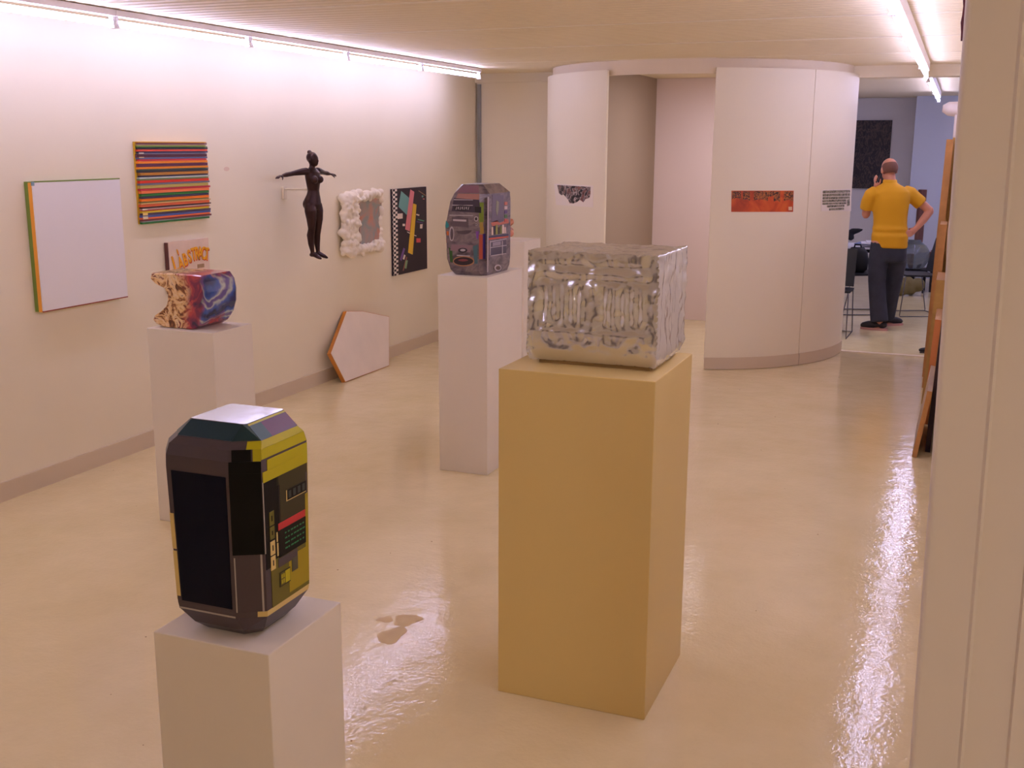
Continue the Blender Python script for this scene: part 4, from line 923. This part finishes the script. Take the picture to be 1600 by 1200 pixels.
bm = bmesh.new(); c = Vector((-1.12, DYK + 0.20, zt + 0.074))
tube(bm, [c + Vector(v) for v in ((-0.02, 0, 0.0), (-0.05, 0, 0.04), (0.0, 0, 0.07), (0.07, 0, 0.085), (0.11, 0, 0.095))], [0.045, 0.05, 0.04, 0.025, 0.008], 12, flat=((0, 1, 0), 0.8))
o = remeshed('dark_bundle', bm, 0.008, mat('black_cloth', (18, 18, 26), 0.8), None, 1); zz = min(v.co.z for v in o.data.vertices); o.data.transform(Matrix.Translation((-c.x, -c.y, -zz))); o.location = (c.x, c.y, zt + 0.061)
tag(o, 'crumpled black cloth bundle on top of the desk papers', 'cloth')

def wire_chair(x, y, rz, label, seat_m):
    t = thing('wire_chair', label, 'chair', (0, 0, 0))
    parts = []
    r = 0.006
    for s in (-1, 1):
        bm = bmesh.new()
        tube(bm, [(s * 0.21, 0.20, 0.44), (s * 0.22, 0.24, 0.02), (s * 0.22, 0.235, r), (s * 0.22, -0.235, r), (s * 0.22, -0.24, 0.02), (s * 0.21, -0.16, 0.44)], r, 8)
        parts.append(obj('sled_leg', bm, M_CHROME, t, smooth=True))
    bm = bmesh.new(); tube(bm, [(-0.22, -0.235, r), (0.22, -0.235, r)], r, 8); obj('cross_bar', bm, M_CHROME, t)
    bm = bmesh.new(); loft(bm, [[Vector((a * 0.5, b_, z_)) for a, b_, z_ in ((-0.43, -0.20, 0.44 + dz), (0.43, -0.20, 0.44 + dz), (0.45, 0.20, 0.45 + dz), (-0.45, 0.20, 0.45 + dz))] for dz in (0, 0.02)])
    obj('seat', bm, seat_m, t)
    bm = bmesh.new(); loft(bm, [[Vector((a * 0.5, -0.21 + b_ - dz_ * 0.25, 0.44 + dz_)) for a, b_ in ((-0.42, 0), (0.42, 0), (0.42, 0.018), (-0.42, 0.018))] for dz_ in (0.03, 0.2, 0.40)])
    obj('backrest', bm, seat_m, t)
    t.location = (x, y, 0); t.rotation_euler = (0, 0, rz)
    return t
M_SHELL = mat('black_chair_shell', (20, 20, 26), 0.5)
wire_chair(-0.36, 13.10, math.radians(115), 'black shell chair on a chrome wire sled base beside the person', M_SHELL)
wire_chair(-0.93, 12.98, math.radians(-70), 'black wire chair pulled up to the rear desk with a bag on it', M_SHELL)
wire_chair(-1.11, 11.32, math.radians(178), 'wire chair half hidden behind the edge of the curved screen', M_SHELL)
# backpack on the chair by the desk
bm = bmesh.new(); c = Vector((-0.99, 12.95, 0.47))
loft(bm, [ellring(c + Vector((0, 0, z_)), a, b_, 20, p=3) for z_, a, b_ in ((0, 0.09, 0.07), (0.03, 0.12, 0.10), (0.14, 0.125, 0.10), (0.22, 0.11, 0.09), (0.27, 0.07, 0.06))])
t = thing('backpack', 'black backpack sitting on the wire chair by the desk', 'bag', c)
obj('bag_body', bm, mat('black_nylon', (12, 12, 18), 0.7), t, smooth=True)
bm = bmesh.new(); tube(bm, [c + Vector(v) for v in ((-0.04, 0, 0.26), (-0.03, 0, 0.30), (0.03, 0, 0.30), (0.04, 0, 0.26))], 0.01, 8); obj('handle', bm, mat('black_nylon', (0, 0, 0)), t, smooth=True)
# low bench with clutter at the rear right
bl = ony(1422, 404, 15.6); brr = ony(1470, 410, 15.6)
t = thing('low_bench', 'low white topped bench along the rear right wall', 'bench', (bl.x + 0.5, 15.9, 0))
obj('bench_top', boxm((bl.x, 15.6, bl.z - 0.035), (bl.x + 1.5, 16.2, bl.z)), mat('white_bench_top', (196, 196, 208), 0.5), t)
for lx in (bl.x + 0.02, bl.x + 1.4):
    obj('leg', boxm((lx, 15.64, 0), (lx + 0.05, 16.15, bl.z - 0.0355)), M_DKMETAL, t)
bm = bmesh.new(); c = Vector((bl.x + 0.08, 15.85, bl.z))
loft(bm, [ellring(c, 0.055, 0.055, 16), ellring(c + Vector((0.0, 0, 0.9)), 0.055, 0.055, 16)])
o = obj('cardboard_tube', bm, mat('red_brown_card', (104, 66, 58), 0.7), smooth=False, origin=c); tag(o, 'red brown cardboard tube standing on the rear bench', 'tube')
# globe vase and sacks in front of the bench
gx = ony(1424, 440, 15.2).x
bm = bmesh.new(); loft(bm, [ellring((gx, 15.2, z_), r_, r_, 22) for z_, r_ in ((0.30, 0.09), (0.33, 0.15), (0.42, 0.20), (0.52, 0.20), (0.60, 0.15), (0.65, 0.08), (0.67, 0.085))])
t = thing('stool', 'dark low stool carrying a glass globe before the rear bench', 'stool', (gx, 15.2, 0))
obj('stool_seat', boxm((gx - 0.19, 15.02, 0.27), (gx + 0.19, 15.38, 0.30)), M_DKMETAL, t)
for sx_ in (-0.17, 0.14):
    for sy_ in (15.04, 15.34):
        obj('leg', boxm((gx + sx_, sy_, 0), (gx + sx_ + 0.03, sy_ + 0.03, 0.27)), M_DKMETAL, t)
o = obj('glass_globe', bm, mat('dark_glass', (150, 160, 165), 0.05, transmission=0.85), smooth=True, origin=(gx, 15.2, 0.30)); tag(o, 'round glass globe vase on the dark stool in the rear room', 'vase')
random.seed(11)
for k, (dx, c3, lab) in enumerate(((-0.02, (112, 100, 62), 'khaki sack slumped beneath the dark stool in the rear room'), (0.44, (124, 104, 58), 'ochre sack lying right of the dark stool in the rear room'))):
    bm = bmesh.new(); c = Vector((gx + dx, 14.72 + 0.05 * k, 0))
    for j in range(9): ball(bm, c + Vector((random.uniform(-0.12, 0.12), random.uniform(-0.06, 0.06), random.uniform(0.08, 0.17))), random.uniform(0.07, 0.10), 12, 8)
    o = remeshed('sack', bm, 0.015, mat('sack_cloth_%d' % k, c3, 0.8, bump=0.3, bscale=18), None, 2)
    zz = min(v.co.z for v in o.data.vertices); o.data.transform(Matrix.Translation((-c.x, -c.y, -zz))); o.location = (c.x, c.y, 0.0); tag(o, lab, 'bag')
bm = bmesh.new(); c = Vector((gx + 0.42, 15.3, 0.40))
t = thing('crate', 'dark red brown crate under the rear bench', 'box', (c.x, c.y, 0))
obj('crate_body', boxm((c.x - 0.20, 15.2, 0.0), (c.x + 0.25, 15.5, 0.44)), mat('dark_crate', (34, 26, 30), 0.6), t); obj('crate_lid', boxm((c.x - 0.22, 15.18, 0.4405), (c.x + 0.27, 15.52, 0.52)), mat('red_brown_lid', (96, 56, 50), 0.6), t)
# shoe tip by the sill
t = thing('dark_shoe', 'single dark grey shoe on the floor by the doorway sill', 'shoe', (-0.11, 10.62, 0))
bm = bmesh.new(); loft(bm, [ellring((xx, 10.62, zc), 0.001 + w_, 0.001, 4) for xx, zc, w_ in ()] ) if False else None
tube(bm, [(-0.19, 10.62, 0.028), (-0.12, 10.62, 0.035), (-0.05, 10.63, 0.045), (0.03, 10.64, 0.06)], [0.026, 0.036, 0.038, 0.042], 14, flat=((0, 0, 1), 0.75))
ball(bm, (0.03, 10.64, 0.085), (0.05, 0.04, 0.05))
remeshed('upper', bm, 0.007, mat('dark_grey_leather', (40, 34, 38), 0.6), t, 2)
obj('sole', boxm((-0.20, 10.585, 0.0005), (0.075, 10.665, 0.014)), mat('grey_rubber', (70, 62, 62), 0.7), t)
for ch in t.children:
    if ch.name.startswith('upper'):
        zz = min(v.co.z for v in ch.data.vertices) ; ch.data.transform(Matrix.Translation((0, 0, 0.006 - zz)))

# ================================================================== PERSON
PX, PY = -0.565, 11.92
T = Matrix.Translation((PX, PY, 0)) @ Matrix.Rotation(YAW * 0.9, 4, 'Z')
def W(v):
    v = Vector(v); v.x -= 0.062 * v.z          # weight on one leg, leaning to his left
    return T @ v
# local: x to the right of the picture, y away from the camera, z up
S_L, S_R = (-0.165, 0.0, 1.385), (0.195, 0.0, 1.385)
E_L, H_L = (-0.200, 0.10, 1.165), (-0.098, 0.115, 1.475)
E_R, H_R = (0.405, -0.03, 1.215), (0.235, -0.06, 1.015)
HIPL, HIPR = (-0.085, 0, 0.90), (0.10, 0, 0.90)
KL, AL = (-0.115, -0.02, 0.50), (-0.105, -0.10, 0.09)
KR, AR = (0.085, 0.06, 0.50), (0.055, 0.20, 0.09)
SKIN = mat('skin', (196, 132, 106), 0.5, vary=0.06, vscale=12)
def person_body():
    bm = bmesh.new()
    def tb(pts, r, seg=14, **k): tube(bm, [W(q) for q in pts], r, seg, **k)
    # trunk under the clothes
    loft(bm, [ellring(W((cx_, cy_, z_)), a, b_, 20) for cx_, cy_, z_, a, b_ in ((0.01, 0, 0.86, 0.13, 0.09), (0.012, 0, 1.0, 0.135, 0.09), (0.02, 0, 1.12, 0.125, 0.085), (0.02, 0, 1.28, 0.145, 0.095), (0.015, 0, 1.40, 0.15, 0.085), (0.015, 0.0, 1.46, 0.07, 0.06))])
    tb([(0.018, 0.0, 1.44), (0.015, 0.01, 1.52), (0.012, 0.025, 1.57)], [0.058, 0.054, 0.056])
    # head, bent forward and turned a little to its left
    hc = W((0.008, 0.035, 1.625)); rot = Matrix.Rotation(math.radians(28), 4, 'Z') @ Matrix.Rotation(math.radians(-14), 4, 'X')
    def hp(x, y, z): return hc + rot.to_3x3() @ Vector((x, y, z))
    ball(bm, hp(0, -0.012, 0.022), (0.074, 0.094, 0.088), 20, 14, rot)
    ball(bm, hp(0, 0.028, -0.045), (0.056, 0.060, 0.066), 16, 12, rot)
    ball(bm, hp(0, 0.092, -0.025), (0.013, 0.022, 0.024), 10, 8, rot)                 # nose
    ball(bm, hp(0, 0.078, 0.012), (0.045, 0.012, 0.012), 10, 8, rot)                  # brow
    ball(bm, hp(0, 0.082, -0.062), (0.024, 0.010, 0.010), 10, 8, rot)                 # mouth
    ball(bm, hp(0, 0.066, -0.096), (0.024, 0.022, 0.018), 10, 8, rot)                 # chin
    for s in (-1, 1):
        ball(bm, hp(s * 0.076, -0.004, -0.012), (0.010, 0.022, 0.034), 10, 8, rot)    # ears
    # arms
    tb([S_L, ((S_L[0] + E_L[0]) / 2 - 0.01, 0.04, 1.29), E_L], [0.046, 0.045, 0.042]); tb([E_L, (-0.18, 0.14, 1.30), (H_L[0] - 0.005, H_L[1], H_L[2] - 0.06)], [0.043, 0.040, 0.028])
    tb([S_R, ((S_R[0] + E_R[0]) / 2, 0.0, 1.315), E_R], [0.046, 0.045, 0.042]); tb([E_R, (0.335, -0.045, 1.125), (0.262, -0.058, 1.04)], [0.042, 0.040, 0.028])
    # right hand on the hip: palm, four fingers forward round the waist, thumb behind
    tb([(0.262, -0.058, 1.04), (0.222, -0.062, 1.008)], [0.030, 0.036], flat=((1, 0, 0.4), 0.7))
    for k, ln in enumerate((0.062, 0.070, 0.066, 0.052)):
        z_ = 1.030 - k * 0.019
        tb([(0.222, -0.060, z_), (0.200, -0.085, z_ - 0.006), (0.172 - ln * 0.25, -0.098, z_ - 0.012), (0.150 - ln * 0.3, -0.100, z_ - 0.016)], [0.0105, 0.010, 0.009, 0.0075], 8)
    tb([(0.240, -0.045, 1.03), (0.232, -0.005, 1.035), (0.215, 0.03, 1.03)], [0.013, 0.012, 0.009], 8)
    # left hand holding the phone to the ear
    tb([(H_L[0] - 0.005, H_L[1], H_L[2] - 0.06), (H_L[0], H_L[1] - 0.01, H_L[2])], [0.028, 0.034], flat=((1, 0, 0), 0.7))
    for k, ln in enumerate((0.055, 0.060, 0.056, 0.045)):
        y_ = H_L[1] + 0.035 - k * 0.019
        tb([(H_L[0] - 0.004, y_ - 0.01, H_L[2] + 0.015), (H_L[0] - 0.010, y_ - 0.012, H_L[2] + 0.045), (H_L[0] + 0.004, y_ - 0.014, H_L[2] + 0.030 + ln)], [0.0105, 0.010, 0.008], 8)
    tb([(H_L[0] + 0.012, H_L[1] - 0.035, H_L[2] - 0.01), (H_L[0] + 0.030, H_L[1] - 0.045, H_L[2] + 0.02), (H_L[0] + 0.036, H_L[1] - 0.04, H_L[2] + 0.05)], [0.012, 0.011, 0.009], 8)
    # legs under the trousers, feet inside the shoes
    tb([HIPL, KL, AL, (AL[0], AL[1], 0.05)], [0.085, 0.058, 0.040, 0.038]); tb([HIPR, KR, AR, (AR[0], AR[1], 0.05)], [0.085, 0.058, 0.040, 0.038])
    tb([(AL[0], AL[1], 0.045), (AL[0] - 0.11, AL[1] + 0.06, 0.035)], [0.034, 0.028]); tb([(AR[0], AR[1], 0.045), (AR[0] + 0.12, AR[1] + 0.04, 0.035)], [0.034, 0.028])
    return bm, hp, rot
man = thing('person', 'man seen from behind in mustard yellow polo and dark jeans, telephoning, hand on hip', 'person', (PX, PY, 0))
bmb, hp, hrot = person_body()
remeshed('body', bmb, 0.0075, SKIN, man, 2)
bm = bmesh.new()          # cropped hair round the back and sides
ball(bm, hp(0, -0.022, 0.010), (0.0785, 0.092, 0.084), 24, 16, hrot)
bmesh.ops.delete(bm, geom=[v for v in bm.verts if (hrot.to_3x3().inverted() @ (v.co - hp(0, 0, 0))).z > 0.058 or (hrot.to_3x3().inverted() @ (v.co - hp(0, 0, 0))).y > 0.03 or (hrot.to_3x3().inverted() @ (v.co - hp(0, 0, 0))).z < -0.055], context='VERTS')
o = obj('hair', bm, mat('cropped_brown_hair', (112, 74, 62), 0.8), man, smooth=True); o['label'] = 'cropped hair'
# polo shirt
SHIRT = mat('mustard_polo', (206, 148, 16), 0.75, bump=0.15, bscale=14)
bm = bmesh.new()
def fold(z_): return 0.006 * math.sin(z_ * 60)
loft(bm, [ellring(W((cx_, cy_, z_)), a, b_, 28, p=2.4) for cx_, cy_, z_, a, b_ in ((0.012, 0, 0.838, 0.176, 0.122), (0.012, 0, 0.86, 0.180, 0.126), (0.012, -0.005, 0.92, 0.178, 0.126), (0.014, -0.008, 0.965, 0.182, 0.132), (0.016, 0, 1.00, 0.168, 0.118), (0.016, -0.006, 1.03, 0.175, 0.126), (0.018, 0, 1.07, 0.165, 0.114), (0.018, 0, 1.15, 0.166, 0.116), (0.018, 0, 1.25, 0.178, 0.124), (0.016, 0, 1.34, 0.190, 0.124), (0.014, 0, 1.41, 0.185, 0.110), (0.014, 0, 1.455, 0.135, 0.090), (0.014, 0.004, 1.485, 0.078, 0.072), (0.013, 0.006, 1.50, 0.066, 0.066))])
for pts, r in (([(-0.12, 0, 1.405), (-0.175, 0.01, 1.37), (-0.197, 0.04, 1.30), (-0.205, 0.065, 1.225)], [0.070, 0.073, 0.070, 0.068]), ([(0.15, 0, 1.405), (0.215, 0, 1.385), (0.268, -0.005, 1.335), (0.325, -0.012, 1.285)], [0.070, 0.073, 0.070, 0.072])):
    tube(bm, [W(q) for q in pts], r, 18, cap_round=False)
sh = remeshed('shirt', bm, 0.011, SHIRT, man, 7); sh['label'] = 'mustard yellow polo shirt'
bm = bmesh.new()
loft(bm, [ellring(W((0.013, 0.008, 1.482)), 0.073, 0.072, 24), ellring(W((0.013, 0.010, 1.525)), 0.066, 0.066, 24), ellring(W((0.013, 0.010, 1.525)), 0.060, 0.060, 24), ellring(W((0.013, 0.008, 1.482)), 0.064, 0.064, 24)], cap=False)
obj('collar', bm, SHIRT, sh, smooth=True)
# jeans
JEANS = mat('charcoal_denim', (50, 50, 62), 0.85, bump=0.3, bscale=20, vary=0.25, vscale=9)
bm = bmesh.new()
loft(bm, [ellring(W((0.008, 0, z_)), a, b_, 24, p=2.4) for z_, a, b_ in ((0.70, 0.165, 0.11), (0.76, 0.178, 0.122), (0.84, 0.164, 0.112), (0.93, 0.145, 0.10))])
tube(bm, [W(q) for q in (HIPL, (-0.10, 0.0, 0.70), KL, (-0.112, -0.06, 0.28), (AL[0], AL[1], 0.085))], [0.086, 0.098, 0.086, 0.086, 0.090], 18, cap_round=False)
tube(bm, [W(q) for q in (HIPR, (0.10, 0.02, 0.70), KR, (0.07, 0.13, 0.28), (AR[0], AR[1], 0.085))], [0.086, 0.098, 0.084, 0.078, 0.082], 18, cap_round=False)
jn = remeshed('jeans', bm, 0.012, JEANS, man, 2); jn['label'] = 'loose charcoal jeans'
for (ax_, ay_, _), (dx, dy) in ((AL, (-0.155, 0.07)), (AR, (0.165, 0.05))):
    bm = bmesh.new()
    d = Vector((dx, dy, 0)).normalized(); c = Vector((ax_, ay_, 0))
    tube(bm, [W(c + d * s_ + Vector((0, 0, h_))) for s_, h_ in ((-0.045, 0.052), (0.03, 0.056), (0.11, 0.045), (0.165, 0.036))], [0.036, 0.042, 0.040, 0.030], 14)
    sho = remeshed('shoe', bm, 0.008, mat('dark_sneaker', (40, 34, 38), 0.7), man, 2)
    zz = min((sho.parent.location.z + v.co.z) for v in sho.data.vertices); sho.data.transform(Matrix.Translation((0, 0, 0.012 - zz)))
    side = Vector((-d.y, d.x, 0)); bm = bmesh.new()
    out = [c + d * s_ + side * w_ for s_, w_ in ((-0.08, -0.025), (-0.06, -0.038), (0.05, -0.042), (0.13, -0.042), (0.185, -0.022), (0.19, 0.01), (0.16, 0.035), (0.05, 0.040), (-0.06, 0.036), (-0.08, 0.02))]
    prism(bm, [W((q.x, q.y, 0.001)) for q in out], (0, 0, 0.022))
    so = obj('sole', bm, mat('pink_white_sole', (190, 140, 132), 0.7), sho)
# phone
c = W((H_L[0] + 0.016, H_L[1] - 0.012, H_L[2] + 0.058))
t = thing('mobile_phone', 'black mobile phone held at the ear of the man in yellow', 'phone', c)
bm = bmesh.new(); bmesh.ops.create_cube(bm, size=1, matrix=Matrix.Translation(c) @ Matrix.Rotation(math.radians(18), 4, 'Y') @ Matrix.Rotation(math.radians(-20), 4, 'X') @ Matrix.Diagonal((0.014, 0.045, 0.105, 1)))
obj('case', bm, mat('black_phone', (12, 12, 16), 0.3), t, bevel=0.003)
